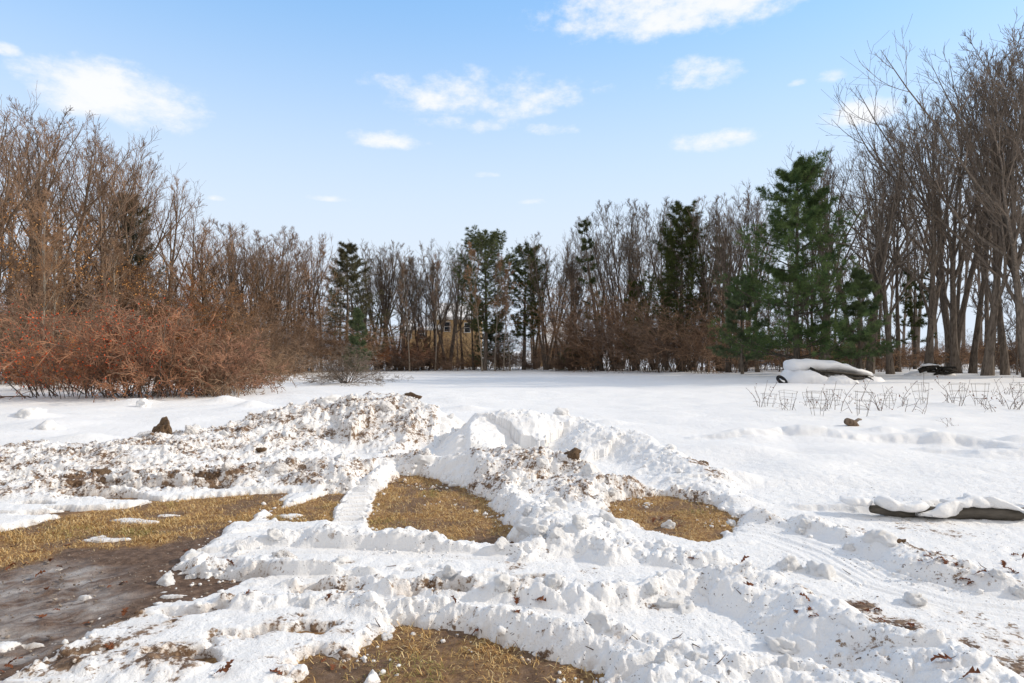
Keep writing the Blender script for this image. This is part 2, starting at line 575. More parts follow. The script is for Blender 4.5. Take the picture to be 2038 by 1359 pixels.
def mth(nt, op, a, b=None, clamp=False):
    n = nt.nodes.new('ShaderNodeMath')
    n.operation = op
    n.use_clamp = clamp
    for i, v in enumerate((a, b)):
        if v is None:
            continue
        if isinstance(v, (int, float)):
            n.inputs[i].default_value = v
        else:
            nt.links.new(v, n.inputs[i])
    return n.outputs[0]


def maprange(nt, v, a, b, c=0.0, d=1.0):
    n = nt.nodes.new('ShaderNodeMapRange')
    n.interpolation_type = 'SMOOTHSTEP'
    for i, q in zip((1, 2, 3, 4), (a, b, c, d)):
        n.inputs[i].default_value = q
    nt.links.new(v, n.inputs[0])
    return n.outputs[0]


def m_snow(name='snow', soil=0.0):
    """snow with frozen-in soil: amount = how much soil was ploughed up with it, dirt = meltwater stain, litter = leaf crumbs"""
    m, nt, b = nodes(name)
    am, d, lt = attr(nt, 'amount'), attr(nt, 'dirt'), attr(nt, 'litter')
    if soil:
        am = mth(nt, 'ADD', am, soil)
    na, nb, nc = noise(nt, 3.2, 3), noise(nt, 13, 6, .7), noise(nt, 40, 4, .6)
    mix = mth(nt, 'ADD', mth(nt, 'MULTIPLY', na, .3), mth(nt, 'ADD', mth(nt, 'MULTIPLY', nb, .9), mth(nt, 'MULTIPLY', nc, .5)))     # mean .85
    clod = maprange(nt, mth(nt, 'ADD', mix, mth(nt, 'MULTIPLY', am, .3)), 1.0, 1.1)
    clod = mth(nt, 'MULTIPLY', clod, maprange(nt, am, .02, .22))
    wash = mth(nt, 'MULTIPLY', maprange(nt, mth(nt, 'ADD', mix, mth(nt, 'MULTIPLY', am, .3)), .8, 1.1, 0, .55), maprange(nt, am, .1, .9))
    snow = ramp(nt, noise(nt, 3, 3), [(.3, (.87, .87, .875)), (.7, (.9, .9, .9))])
    dirtc = ramp(nt, noise(nt, 26, 5), [(.3, (.04, .023, .013)), (.5, (.15, .088, .05)), (.72, (.34, .235, .15))])
    c = mixc(nt, wash, snow, (.6, .45, .32))
    c = mixc(nt, mth(nt, 'MULTIPLY', d, .8), c, (.42, .31, .21))
    c = mixc(nt, maprange(nt, d, .45, .75), c, dirtc)
    c = mixc(nt, clod, c, dirtc)
    # litter specks, ragged
    tc = nt.nodes.new('ShaderNodeTexCoord')
    nv = nt.nodes.new('ShaderNodeTexNoise')
    nv.inputs['Scale'].default_value = 40
    nt.links.new(tc.outputs['Object'], nv.inputs['Vector'])
    va = nt.nodes.new('ShaderNodeVectorMath')
    va.operation = 'MULTIPLY_ADD'
    va.inputs[1].default_value = (.05, .05, .05)
    nt.links.new(nv.outputs['Color'], va.inputs[0])
    nt.links.new(tc.outputs['Object'], va.inputs[2])
    tot = None
    for sc, th, g0, seed in ((15, .15, .5, 0), (40, .24, .42, 5.3)):
        sp = nt.nodes.new('ShaderNodeTexVoronoi')
        sp.inputs['Scale'].default_value = sc
        nt.links.new(va.outputs[0], sp.inputs['Vector'])
        hit = maprange(nt, sp.outputs['Distance'], th, th * .75)
        sel = maprange(nt, mth(nt, 'FRACT', mth(nt, 'MULTIPLY', sp.outputs['Color'], 7.3)), .55, .6)
        gate = maprange(nt, noise(nt, 2.3 if not seed else 3.7, 3), g0, g0 + .1)
        q = mth(nt, 'MULTIPLY', mth(nt, 'MULTIPLY', hit, sel), gate)
        tot = q if tot is None else mth(nt, 'MAXIMUM', tot, q)
    c = mixc(nt, mth(nt, 'MULTIPLY', tot, mth(nt, 'MINIMUM', lt, .9)), c, (.085, .05, .028))
    nt.links.new(c, b.inputs['Base Color'])
    b.inputs['Roughness'].default_value = .55
    b.inputs['Specular IOR Level'].default_value = .25
    bump(nt, b, noise(nt, 48, 6, .68), .6, .025)
    return m


def m_soil():
    m, nt, b = nodes('thawed soil')
    g, wet = attr(nt, 'grass'), attr(nt, 'wet')
    straw = ramp(nt, noise(nt, 26, 6, .7), [(.3, (.11, .052, .022)), (.48, (.33, .18, .072)), (.62, (.52, .33, .13)), (.75, (.32, .23, .075))])
    mud = ramp(nt, noise(nt, 14, 7, .72), [(.3, (.05, .028, .018)), (.48, (.14, .083, .053)), (.62, (.24, .155, .105)), (.74, (.42, .32, .24))])
    c = mixc(nt, g, mud, straw)
    # ice film: streaks drawn along the drive
    tc = nt.nodes.new('ShaderNodeTexCoord')
    mp = nt.nodes.new('ShaderNodeMapping')
    mp.inputs['Scale'].default_value = (1.1, 2.7, 1)
    m0 = nt.nodes.new('ShaderNodeMapping')
    m0.inputs['Rotation'].default_value = (0, 0, RAD(-38))
    nt.links.new(tc.outputs['Object'], m0.inputs['Vector'])
    nt.links.new(m0.outputs[0], mp.inputs['Vector'])
    fl = noise(nt, 2.2, 7, .66, vec=mp.outputs[0])
    fl = ramp(nt, fl, [(.4, (0, 0, 0)), (.66, (1, 1, 1))])
    mu = nt.nodes.new('ShaderNodeMath')
    mu.operation = 'MULTIPLY'
    nt.links.new(fl, mu.inputs[0])
    nt.links.new(wet, mu.inputs[1])
    mu2 = nt.nodes.new('ShaderNodeMath')
    mu2.operation = 'MULTIPLY'
    mu2.inputs[1].default_value = .74
    nt.links.new(mu.outputs[0], mu2.inputs[0])
    c = mixc(nt, mu2.outputs[0], c, (.74, .71, .69))
    nt.links.new(c, b.inputs['Base Color'])
    rr = nt.nodes.new('ShaderNodeMapRange')
    rr.inputs['To Min'].default_value = .9
    rr.inputs['To Max'].default_value = .6
    nt.links.new(wet, rr.inputs[0])
    nt.links.new(rr.outputs[0], b.inputs['Roughness'])
    bump(nt, b, noise(nt, 42, 8, .75), 1.0, .03)
    return m


def m_bark(name, c1, c2, scale=(14, 14, 2.5)):
    m, nt, b = nodes(name)
    tc = nt.nodes.new('ShaderNodeTexCoord')
    mp = nt.nodes.new('ShaderNodeMapping')
    mp.inputs['Scale'].default_value = scale
    nt.links.new(tc.outputs['Object'], mp.inputs['Vector'])
    n = noise(nt, 1.0, 5, .65, vec=mp.outputs[0])
    c = ramp(nt, n, [(.32, c1), (.68, c2)])
    oi = nt.nodes.new('ShaderNodeObjectInfo')
    hv = nt.nodes.new('ShaderNodeHueSaturation')
    mr = nt.nodes.new('ShaderNodeMapRange')
    mr.inputs['To Min'].default_value = .75
    mr.inputs['To Max'].default_value = 1.3
    nt.links.new(oi.outputs['Random'], mr.inputs[0])
    nt.links.new(mr.outputs[0], hv.inputs['Value'])
    nt.links.new(c, hv.inputs['Color'])
    nt.links.new(hv.outputs[0], b.inputs['Base Color'])
    b.inputs['Roughness'].default_value = .9
    b.inputs['Specular IOR Level'].default_value = .1
    bump(nt, b, n, .6, .03)
    return m


def m_flat(name, c1, c2, sc=1.3, rough=.8):
    m, nt, b = nodes(name)
    c = ramp(nt, noise(nt, sc, 4, .6), [(.35, c1), (.65, c2)])
    if 'twig' in name or 'needle' in name or 'cane' in name:       # every tree a little different
        oi = nt.nodes.new('ShaderNodeObjectInfo')
        hv = nt.nodes.new('ShaderNodeHueSaturation')
        nt.links.new(maprange(nt, oi.outputs['Random'], 0, 1, .85, 1.3), hv.inputs['Value'])
        nt.links.new(maprange(nt, mth(nt, 'FRACT', mth(nt, 'MULTIPLY', oi.outputs['Random'], 7.7)), 0, 1, .85, 1.2), hv.inputs['Saturation'])
        nt.links.new(c, hv.inputs['Color'])
        c = hv.outputs[0]
    nt.links.new(c, b.inputs['Base Color'])
    b.inputs['Roughness'].default_value = rough
    b.inputs['Specular IOR Level'].default_value = .2
    return m


M = dict(
    snow=m_snow(), soil=m_soil(),
    bark=m_bark('grey brown bark', (.055, .045, .037), (.2, .165, .135)),
    bark_warm=m_bark('warm brown bark', (.06, .042, .03), (.22, .16, .115)),
    bark_pale=m_bark('pale smooth bark', (.16, .13, .1), (.38, .33, .27)),
    twig=m_flat('dark twigs', (.1, .08, .064), (.23, .185, .15), .6),
    twig_warm=m_flat('russet twigs', (.125, .083, .06), (.34, .225, .15), .6),
    twig_red=m_flat('reddish brown canes', (.15, .066, .037), (.43, .215, .115), 1.4),
    twig_tan=m_flat('pale dry canes', (.17, .1, .055), (.36, .23, .13), 2.5),
    leaf_orange=m_flat('clinging dead leaves', (.46, .2, .06), (.7, .38, .14), 4),
    leaf_tan=m_flat('pale beech leaves', (.42, .25, .12), (.62, .42, .24), 4),
    leaf_red=m_flat('red berries', (.5, .05, .02), (.68, .14, .04), 6),
    needle=m_flat('pine needles', (.046, .078, .036), (.13, .17, .075), 1.1),
    needle_olive=m_flat('olive pine needles', (.045, .062, .024), (.12, .14, .05), 1.1),
    needle_dull=m_flat('dull brown green needles', (.055, .058, .034), (.14, .128, .07), 1.1),
    straw=m_flat('straw', (.2, .12, .045), (.42, .3, .13), 9),
    dead_leaf=m_flat('fallen oak leaf', (.09, .032, .016), (.24, .09, .04), 14),
    wood=m_bark('weathered timber', (.05, .045, .038), (.17, .15, .125), (3, 14, 14)),
    rubber=m_flat('black rubber', (.012, .012, .013), (.03, .03, .03), 3, .7),
    wire=m_flat('rusty wire', (.1, .075, .06), (.2, .16, .13), 4, .6),
    stalk=m_flat('dry stalk', (.06, .035, .025), (.15, .09, .06), 5),
    mud=m_flat('frozen mud', (.05, .032, .02), (.19, .125, .075), 12, .9),
    grit=m_flat('driveway grit', (.09, .06, .045), (.42, .36, .3), 9, .8),
    siding=m_flat('yellow siding', (.56, .38, .19), (.62, .43, .22), .6, .7),
    trim=m_flat('white trim', (.7, .7, .69), (.78, .78, .77), .6, .6),
    glass=m_flat('window glass', (.02, .026, .032), (.04, .05, .06), .5, .1),
    stone=m_flat('chimney brick', (.2, .1, .07), (.3, .17, .12), 3, .9),
    bark_black=m_bark('dark wet timber', (.012, .011, .01), (.05, .044, .038)),
)


# ------------------------------------------------------------------ ground: thawed soil below, snow above
def build_ground():
    # polar sheet, finest where the camera stands
    az_in = np.linspace(RAD(-47), RAD(47), 1300)
    az_out = np.linspace(RAD(47), RAD(313), 110)[1:-1]
    az = np.concatenate([az_in, az_out])
    r = np.concatenate([np.geomspace(1.5, 34, 960), np.geomspace(34, 700, 120)[1:]])
    A, Rr = np.meshgrid(az, r)
    X, Y = Rr * np.sin(A), Rr * np.cos(A)
    f = snow_field(X.ravel(), Y.ravel())
    nr, na = X.shape
    x, y, z, th = X.ravel(), Y.ravel(), f['z'], f['th']
    V = np.stack([x, y, z], 1)
    idx = np.arange(nr * na).reshape(nr, na)
    i2 = np.roll(idx, -1, 1)
    Q = np.stack([idx[:-1], i2[:-1], i2[1:], idx[1:]], -1).reshape(-1, 4)
    # normals of the whole sheet, so that the pieces meet without a seam
    d1, d2 = V[Q[:, 2]] - V[Q[:, 0]], V[Q[:, 3]] - V[Q[:, 1]]
    fn = np.cross(d1, d2)
    N = np.zeros_like(V)
    for k in range(4):
        for c in range(3):
            N[:, c] += np.bincount(Q[:, k], fn[:, c], len(V))
    N = norm(N)
    N *= np.where(N[:, 2:3] < 0, -1, 1)
    keep = (th[Q] > -.03).any(axis=1)
    gid = f['gid']
    names = list(RIDGES)
    grp = {}
    for i, k in enumerate(names):
        grp[i + 1] = {'bank': 1, 'apron': 1, 'mound': 2, 'mound_front': 2, 'neck': 3, 'row_back': 3, 'row_mid': 4, 'row_front': 5, 'row_corner': 5, 'verge': 6, 'verge_back': 6,
                      'corner_left': 7, 'drive_edge': 0, 'drift': 0, 'drift_low': 0}[k]
    G = np.zeros(len(names) + 1, int)
    for k, v in grp.items():
        G[k] = v
    fg = G[gid[Q[:, 0]]]
    lit = sst(10, 5.5, y) * (.55 + .45 * sst(-.6, 1.0, x)) * .9 + .5 * f['rough']
    info = {0: ('snow_field', None), 1: ('snow_bank', 'long dirty brown-flecked snow bank rising to the tall dirty heap behind the driveway'),
            2: ('snow_bank', 'broad white snow mound with dark flecks beside the tractor track'),
            3: ('snow_bank', 'lumpy snow windrow edging the near side of the two round grass patches'),
            4: ('snow_bank', 'longest snow windrow, swelling to a leaf-strewn slope at the bottom right corner'),
            5: ('snow_bank', 'nearest low snow windrow along the front grass patch'),
            6: ('snow_bank', 'snow verge holding the half-buried grey log beside the smooth ploughed lane'),
            7: ('snow_bank', 'small soiled snow hump at the bottom left corner by the driveway')}
    for gi, (nm, lab) in info.items():
        q = Q[keep & (fg == gi)]
        u, inv = np.unique(q.ravel(), return_inverse=True)
        me = mesh_from(nm, V[u], inv.reshape(-1, 4), None, True, dict(dirt=f['dirt'][u], litter=lit[u], amount=f['amount'][u]), [M['snow']])
        me.normals_split_custom_set_from_vertices(N[u])
        o = link(bpy.data.objects.new(nm, me))
        if lab:
            tag(o, lab, 'snow bank', 'ploughed snow banks')
        else:
            tag(o, 'wide snow cover over the field and the wood floor', 'snow', None, 'structure')
    # soil
    az = np.linspace(-math.pi, math.pi, 900, endpoint=False)
    r = np.concatenate([np.geomspace(.8, 14, 420), np.geomspace(14, 720, 60)[1:]])
    A, Rr = np.meshgrid(az, r)
    X, Y = (Rr * np.sin(A)).ravel(), (Rr * np.cos(A)).ravel()
    nr, na = len(r), len(az)
    Z = base_z(X, Y)
    bd = np.full(X.shape, 9.)
    near = (Y > 0) & (Y < 14) & (np.abs(X) < 14)
    bd[near] = bare_sd(X[near], Y[near])
    Z = Z - .03 * sst(12, 16, np.hypot(X, Y)) + np.where(near, .012 * fbm(X * 5, Y * 5, 141, 4) + wet_mask(X, Y) * (.022 * perlin((X * .68 - Y * .73) * 6, (X * .73 + Y * .68) * 1.1, 143) + .014 * fbm(X * 14, Y * 14, 145, 3)), 0)
    g = grass_mask(X, Y)
    w = wet_mask(X, Y)
    Z -= w * .012
    idx = np.arange(nr * na).reshape(nr, na)
    i2 = np.roll(idx, -1, 1)
    Q = np.stack([idx[:-1], i2[:-1], i2[1:], idx[1:]], -1).reshape(-1, 4)
    me = mesh_from('ground', np.stack([X, Y, Z], 1), Q, [[0, i, i + 1] for i in range(1, 0)] or None, True, dict(grass=g, wet=w), [M['soil']])
    o = link(bpy.data.objects.new('ground', me))
    tag(o, 'thawed brown soil of the lawn and driveway', 'ground', None, 'structure')


def grass_mask(X, Y):
    """1 on thawed turf, 0 on the bare mud of the drive"""
    g = np.zeros(X.shape)
    m = (Y > 0) & (Y < 14) & (np.abs(X) < 14)
    x, y = X[m], Y[m]
    mud = poly_sd(x, y, poly([(-700, 1165), (0, 1134), (140, 1096), (330, 1082), (420, 1062), (470, 1048), (520, 1062), (480, 1200), (260, 1230), (-100, 1420), (-700, 1420)]))
    front = np.minimum(poly_sd(x, y, BARE['grass_front']), poly_sd(x, y, BARE['melt']))
    v = sst(-.1, .14, mud + .14 * fbm(x * 3, y * 3, 151, 3))
    patchy = sst(-.55, .1, fbm(x * 2.4, y * 2.4, 155, 4))
    fr = sst(.1, -.1, front)
    v = v * (.25 + .75 * patchy) * (1 - .35 * fr)
    g[m] = v
    return g


def wet_mask(X, Y):
    w = np.zeros(X.shape)
    m = (Y > 0) & (Y < 9) & (X < 1) & (X > -14)
    x, y = X[m], Y[m]
    d = poly_sd(x, y, poly([(-500, 1150), (0, 1135), (130, 1110), (260, 1130), (300, 1180), (270, 1216), (120, 1285), (-100, 1420), (-600, 1420)]))
    w[m] = sst(.05, -.25, d + .1 * fbm(x * 3, y * 3, 161, 3))
    return w


build_ground()


# ------------------------------------------------------------------ trees
def tree_mesh(seed, H, r0, clear=.25, limbs=15, ang=.62, up=.1, ratio=.42, bias=None, stems=1, lean=.02, spread=.16, dens=1.0, leaves=0, low=0,
              twigs=(7, 4, 3), rt=.008):
    r = np.random.default_rng(seed)
    S = []
    for s in range(stems):
        K = 12
        d = norm(np.array([r.normal(0, lean), r.normal(0, lean), 1.0]))
        if stems > 1:
            a = 6.283 * s / stems + r.random()
            d = norm(d + spread * np.array([math.cos(a), math.sin(a), 0]))
        p = np.array([0, 0, -.3]) if stems == 1 else np.array([d[0] * .3, d[1] * .3, -.3])
        pts = [p]
        for k in range(1, K):
            d = norm(d + np.array([0, 0, .06]) + r.normal(0, .035, 3) * np.array([1, 1, .2]))
            p = p + d * (H * .86 + .3) / (K - 1)
            pts.append(p)
        S.append(pts)
    P0 = np.array(S)
    s = np.linspace(0, 1, 12)
    R0 = np.tile((r0 * (1 - .96 * s ** 1.1) * (1 + .55 * np.exp(-s * 16)))[None], (stems, 1))
    R0 = np.maximum(R0, .012)
    L0 = np.full(stems, float(H))
    v0, q0 = tubes(P0, R0, 9)
    P1, R1, L1 = branch_out(P0, R0, L0, limbs, clear, .985, ang, .2, ratio, lambda t: (1.16 - t) * (.6 + .4 * np.clip((t - clear) / .2, 0, 1)), 10, up, .06, r, .75, r0 * .62, .012, bias)
    v1, q1 = tubes(P1, R1, 5)
    P2, R2, L2 = branch_out(P1, R1, L1, twigs[0], .25, .99, .6, .18, .36, lambda t: 1.15 - .7 * t, 6, .08, .08, r, .7, .06, rt * 1.2)
    v2, q2 = tubes(P2, R2, 4)
    P3, R3, L3 = branch_out(P2, R2, L2, twigs[1], .1, .99, .5, .18, .72, lambda t: 1.1 - .5 * t, 4, .09, .09, r, .65, .022, rt)
    v3, q3 = tubes(P3, R3, 3)
    P4, R4, L4 = branch_out(P3, R3, np.maximum(L3, .35), twigs[2], .2, 1, .48, .16, .62, lambda t: 1.0 + 0 * t, 3, .1, .06, r, .8, .01, rt * .9)
    v4, q4 = tubes(P4, R4, 3)
    P5, R5, L5 = branch_out(P0, R0, L0, 5, clear + .1, .97, .6, .2, .1, lambda t: 1.0 + 0 * t, 4, .05, .12, r, .4, .02, rt)     # water shoots
    v5, q5 = tubes(P5, R5, 3)
    tr = MB().add(v0, q0).add(v1, q1)
    cr = MB().add(v2, q2).add(v3, q3).add(v4, q4).add(v5, q5)
    lv = None
    if low:
        a = r.random(low) * 6.283
    if leaves:
        ends = P4[:, -1]
        if leaves < 1e6:
            zz = ends[:, 2]
            pr = np.exp(-((zz - H * .42) / (H * .2)) ** 2) * np.clip(.2 + fbm(ends[:, 0] * .5 + seed, ends[:, 1] * .5 + ends[:, 2] * .45, 5, 2) * 2.0, 0, 2)
            pr = pr / pr.sum()
            ends = ends[r.choice(len(ends), min(leaves, len(ends) // 2), False, pr)]
        lv = leaf_cards(ends, .085 if H < 8 else .13, r)
    return tr, cr, lv


def leaf_cards(C, size, r, flat=0.0):
    """small folded leaves (two triangles about a midrib), hanging at points C"""
    n = len(C)
    d = norm(r.normal(0, 1, (n, 3)) + np.array([0, 0, -.6]))
    s = norm(np.cross(d, r.normal(0, 1, (n, 3))))
    u = np.cross(d, s)
    L = size * r.uniform(.6, 1.3, (n, 1))
    V = np.stack([C, C + d * L * .5 + s * L * .32 + u * L * .12, C + d * L, C + d * L * .5 - s * L * .32 + u * L * .12], 1)
    i = np.arange(n)[:, None] * 4
    return MB().add(V, None, np.concatenate([i + np.array([[0, 1, 2]]), i + np.array([[0, 2, 3]])]))


def pine_mesh(seed, H, r0, width, clear=.1, step=.55, per=5, needle=.2, nw=.012, prof=None, droop=.0, tuftn=13, lop=0.0, gap=.12, sub=9):
    r = np.random.default_rng(seed)
    K = 12
    s = np.linspace(0, 1, K)
    P0 = np.zeros((1, K, 3))
    P0[0, :, 2] = -.3 + s * (H + .3)
    P0[0, :, 0] = np.cumsum(r.normal(0, .025, K)) * H / 12
    P0[0, :, 1] = np.cumsum(r.normal(0, .025, K)) * H / 12
    R0 = np.maximum(r0 * (1 - .95 * s), .015)[None]
    tr = MB()
    v, q = tubes(P0, R0, 8)
    tr.add(v, q)
    B, ln = [], []
    z = clear * H
    while z < H * .985:
        t = z / H
        w = width * prof(t)
        a0 = r.random() * 6.283
        for k in range(per):
            if r.random() < gap:
                continue
            a = a0 + 6.283 * k / per + r.normal(0, .25)
            L = w * r.uniform(.55, 1.12) * (1 + lop * math.cos(a))
            f = t * (K - 1)
            i = min(int(f), K - 2)
            p = P0[0, i] * (1 - f + i) + P0[0, i + 1] * (f - i) + np.array([0, 0, r.normal(0, .1)])
            el = .12 + .75 * max(0, t - .45) - droop * (1 - t) + r.normal(0, .1)
            d = np.array([math.cos(a) * math.cos(el), math.sin(a) * math.cos(el), math.sin(el)])
            pts = [p]
            for j in range(1, 7):
                d = norm(d + np.array([0, 0, .05 + .03 * j * (1 if t < .7 else .4) - droop * .12]) + r.normal(0, .05, 3))
                p = p + d * L / 6
                pts.append(p)
            B.append(pts)
            ln.append(L)
        z += step * r.uniform(.75, 1.3) * (1.25 - .5 * t)
    P1 = np.array(B)
    L1 = np.array(ln)
    R1 = np.linspace(1, .15, 7)[None] * np.clip(L1 * .012, .012, .06)[:, None]
    v, q = tubes(P1, R1, 4)
    tr.add(v, q)
    P2, R2, L2 = branch_out(P1, R1, L1, sub, .2, 1, .85, .25, .36, lambda t: 1.15 - .7 * t, 4, .05, .1, r, .5, .012, .005)
    P2[:, :, 2] = P2[:, :1, 2] + (P2[:, :, 2] - P2[:, :1, 2]) * .3      # sprays lie flat
    v, q = tubes(P2, R2, 3)
    tr.add(v, q)
    # tufts along the sprays
    T = np.concatenate([P2[:, 1], P2[:, 2], P2[:, 3], (P2[:, 2] + P2[:, 3]) / 2, P1[:, -1], P1[:, -2]])
    Dr = np.concatenate([P2[:, 1] - P2[:, 0], P2[:, 2] - P2[:, 1], P2[:, 3] - P2[:, 2], P2[:, 3] - P2[:, 2], P1[:, -1] - P1[:, -2], P1[:, -1] - P1[:, -2]])
    T = T + r.normal(0, .03, T.shape)
    n = len(T)
    Dn = norm(norm(Dr)[:, None, :] * .75 + norm(r.normal(0, 1, (n, tuftn, 3))) + np.array([0, 0, .28]))
    Ln = needle * r.uniform(.6, 1.2, (n, tuftn, 1))
    sd = norm(np.cross(Dn, r.normal(0, 1, (n, tuftn, 3)))) * nw / 2
    C = T[:, None, :] + r.normal(0, .015, (n, tuftn, 3))
    V = np.stack([C - sd, C + sd, C + Dn * Ln + sd * .3], 2).reshape(-1, 3)
    cr = MB().add(V, None, np.arange(len(V)).reshape(-1, 3))
    return tr, cr


def bush_mesh(seed, H, W, canes, sub, arch=-.1, r0=.02, start=.45, n3=6, n4=3, rt=.004, berries=0, ang0=.7, zmin=.0):
    """many canes from a wide foot, arching outwards, with dense side twigs"""
    r = np.random.default_rng(seed)
    a = r.random(canes) * 6.283
    rad = W * .5 * np.sqrt(r.random(canes)) * start
    p = np.stack([np.cos(a) * rad, np.sin(a) * rad, np.full(canes, -.15)], 1)
    tilt = np.abs(r.normal(ang0 * .55, ang0 * .45, canes))
    a2 = a + r.normal(0, .9, canes)
    d = np.stack([np.cos(a2) * np.sin(tilt), np.sin(a2) * np.sin(tilt), np.cos(tilt)], 1)
    L = H * r.uniform(.75, 1.5, canes)
    K = 9
    P = np.empty((canes, K, 3))
    P[:, 0] = p
    for k in range(1, K):
        d = norm(d + np.array([0, 0, arch * (k / K) * 1.6]) + r.normal(0, .09, d.shape))
        p = p + d * (L / (K - 1))[:, None]
        p[:, 2] = np.maximum(p[:, 2], .05 + zmin)
        P[:, k] = p
    R1 = np.linspace(1, .3, K)[None] * (r0 * r.uniform(.5, 1.1, canes))[:, None]
    m = MB()
    v, q = tubes(P, R1, 4)
    st = MB().add(v, q)
    P2, R2, L2 = branch_out(P, R1, L, sub, .18, 1, .75, .3, .36, lambda t: 1.1 - .5 * t, 6, arch * .35, .16, r, .6, .012, rt * 1.2)
    v, q = tubes(P2, R2, 3)
    m.add(v, q)
    P3, R3, L3 = branch_out(P2, R2, L2, n3, .1, 1, .8, .3, .5, lambda t: 1.1 - .4 * t, 4, arch * .3, .18, r, .7, .007, rt)
    v, q = tubes(P3, R3, 3)
    m.add(v, q)
    P4 = P3
    if n4:
        P4, R4, L4 = branch_out(P3, R3, L3, n4, .15, 1, .8, .3, .6, lambda t: 1 + 0 * t, 3, 0, .15, r, .8, .005, rt * .85)
        v, q = tubes(P4, R4, 3)
        m.add(v, q)
    b = None
    if berries:
        e = P4[:, -1]
        w = sst(.05, .5, fbm(e[:, 0] * .9 + 3 + seed, e[:, 2] * 1.2 + e[:, 1] * .6, 21, 2)) * sst(H * .25, H * .6, e[:, 2]) + 1e-6
        e = e[r.choice(len(e), min(berries, len(e) - 1), False, w / w.sum())]
        b = leaf_cards(e, .062, r)
    return st, m, b


PROTO = {}


def proto(key, fn, mats):
    if key not in PROTO:
        parts = fn()
        top = float(np.percentile(np.concatenate(parts[1].v)[:, 2], 99.97))
        for mb in parts:
            if mb is not None:
                mb.v = [v / np.array([1, 1, top]) * np.array([1, 1, HEIGHT[key.replace('_warm', '')]]) for v in mb.v]
        PROTO[key] = [(n, mb.mesh(key + ' ' + n, M[mt], True)) for n, mb, mt in zip(('trunk', 'crown', 'leaf_foliage'), parts, mats) if mb is not None]
    return PROTO[key]


OAKF = {
    'oak_a': lambda: tree_mesh(11, 18, .21, .26, 14, .56, .06, .64),
    'oak_b': lambda: tree_mesh(12, 18, .22, .2, 14, .6, .06, .66, bias=(.14, 0, .08)),
    'oak_c': lambda: tree_mesh(13, 19, .23, .26, 14, .6, .055, .68, bias=(.22, .05, .1), lean=.03),
    'slim_a': lambda: tree_mesh(21, 17, .17, .34, 12, .5, .05, .56),
    'slim_b': lambda: tree_mesh(22, 17, .16, .42, 12, .54, .05, .6, lean=.06),
    'slim_c': lambda: tree_mesh(23, 17, .15, .36, 12, .46, .05, .56, lean=.08),
    'fork_a': lambda: tree_mesh(31, 17, .2, .3, 11, .42, .05, .56, stems=2, spread=.16),
    'fork_b': lambda: tree_mesh(32, 17, .17, .3, 9, .42, .05, .54, stems=3, spread=.24),
    'fork_c': lambda: tree_mesh(33, 16, .13, .3, 7, .42, .05, .5, stems=5, spread=.34, twigs=(7, 5, 3)),
    'leafy_a': lambda: tree_mesh(41, 15, .17, .2, 15, .62, .05, .6, leaves=1800),
    'leafy_b': lambda: tree_mesh(42, 13, .14, .16, 14, .66, .05, .6, leaves=2200),
    'birch': lambda: tree_mesh(51, 14, .075, .4, 14, .5, .06, .3, twigs=(7, 5, 3), lean=.04),
    'sapling': lambda: tree_mesh(61, 7, .05, .2, 12, .55, .06, .5, twigs=(7, 5, 3)),
    'beech': lambda: tree_mesh(62, 4.2, .035, .16, 14, 1.2, .0, .5, twigs=(6, 4, 3), leaves=420),
    'far_a': lambda: tree_mesh(71, 17, .17, .3, 13, .45, .05, .6, twigs=(6, 5, 3)),
    'far_b': lambda: tree_mesh(72, 17, .15, .35, 10, .42, .05, .56, twigs=(6, 5, 3), stems=2),
}
HEIGHT = dict(oak_a=18, oak_b=18, oak_c=19, slim_a=17, slim_b=17, slim_c=17, fork_a=17, fork_b=17, fork_c=16, leafy_a=15, leafy_b=13, birch=14, sapling=7, beech=4.2, far_a=17, far_b=17)
WORDS = dict(oak_a='broad-crowned bare oak', oak_b='spreading long-limbed bare oak', oak_c='leaning long-limbed bare oak', slim_a='straight slender bare tree',
             slim_b='high-crowned slender bare tree', slim_c='slightly bent slender bare tree', fork_a='twin-stemmed bare tree', fork_b='three-stemmed bare tree', fork_c='many-stemmed bare tree',
             leafy_a='tall tree holding orange leaves', leafy_b='low tree holding orange leaves', birch='thin pale-barked bare tree', sapling='young bare sapling',
             beech='small beech sapling holding pale tan leaves', far_a='bare tree', far_b='twin-stemmed bare tree')
ORD = 'first second third fourth fifth sixth seventh eighth ninth tenth eleventh twelfth thirteenth fourteenth fifteenth sixteenth seventeenth eighteenth nineteenth twentieth'.split()


def plant_root(name, meshes, x, y, z, rz, sc, tilt=(0, 0)):
    e = empty(name, (x, y, z), rz, sc)
    e.rotation_euler = (tilt[0], tilt[1], rz)
    for n, me in meshes:
        part(n, me, e)
    return e


def matset(kind, warm):
    if kind == 'birch':
        return ('bark_pale', 'twig_warm')
    if kind == 'beech':
        return ('bark', 'twig_warm', 'leaf_tan')
    lf = 'leaf_orange'
    return ('bark_warm', 'twig_warm', lf) if warm else ('bark', 'twig', lf)


def tree_at(kind, px, D, top, warm=False, rz=None, name='bare_tree', squash=1.0):
    key = kind + ('_warm' if warm and kind not in ('birch', 'beech') else '')
    ms = proto(key, OAKF[kind], matset(kind, warm))
    x = (px - CX) / F * D
    z = float(base_z(np.array([x]), np.array([D]))[0]) + .08
    H = EYE - (top - HZ) / F * D - z
    sc = H / HEIGHT[kind]
    w = sc ** .6 * squash
    rz = random.uniform(0, 6.283) if rz is None else rz
    return plant_root(name, ms, x, D, z, rz, (w, w, sc), (random.gauss(0, .03), random.gauss(0, .03)))


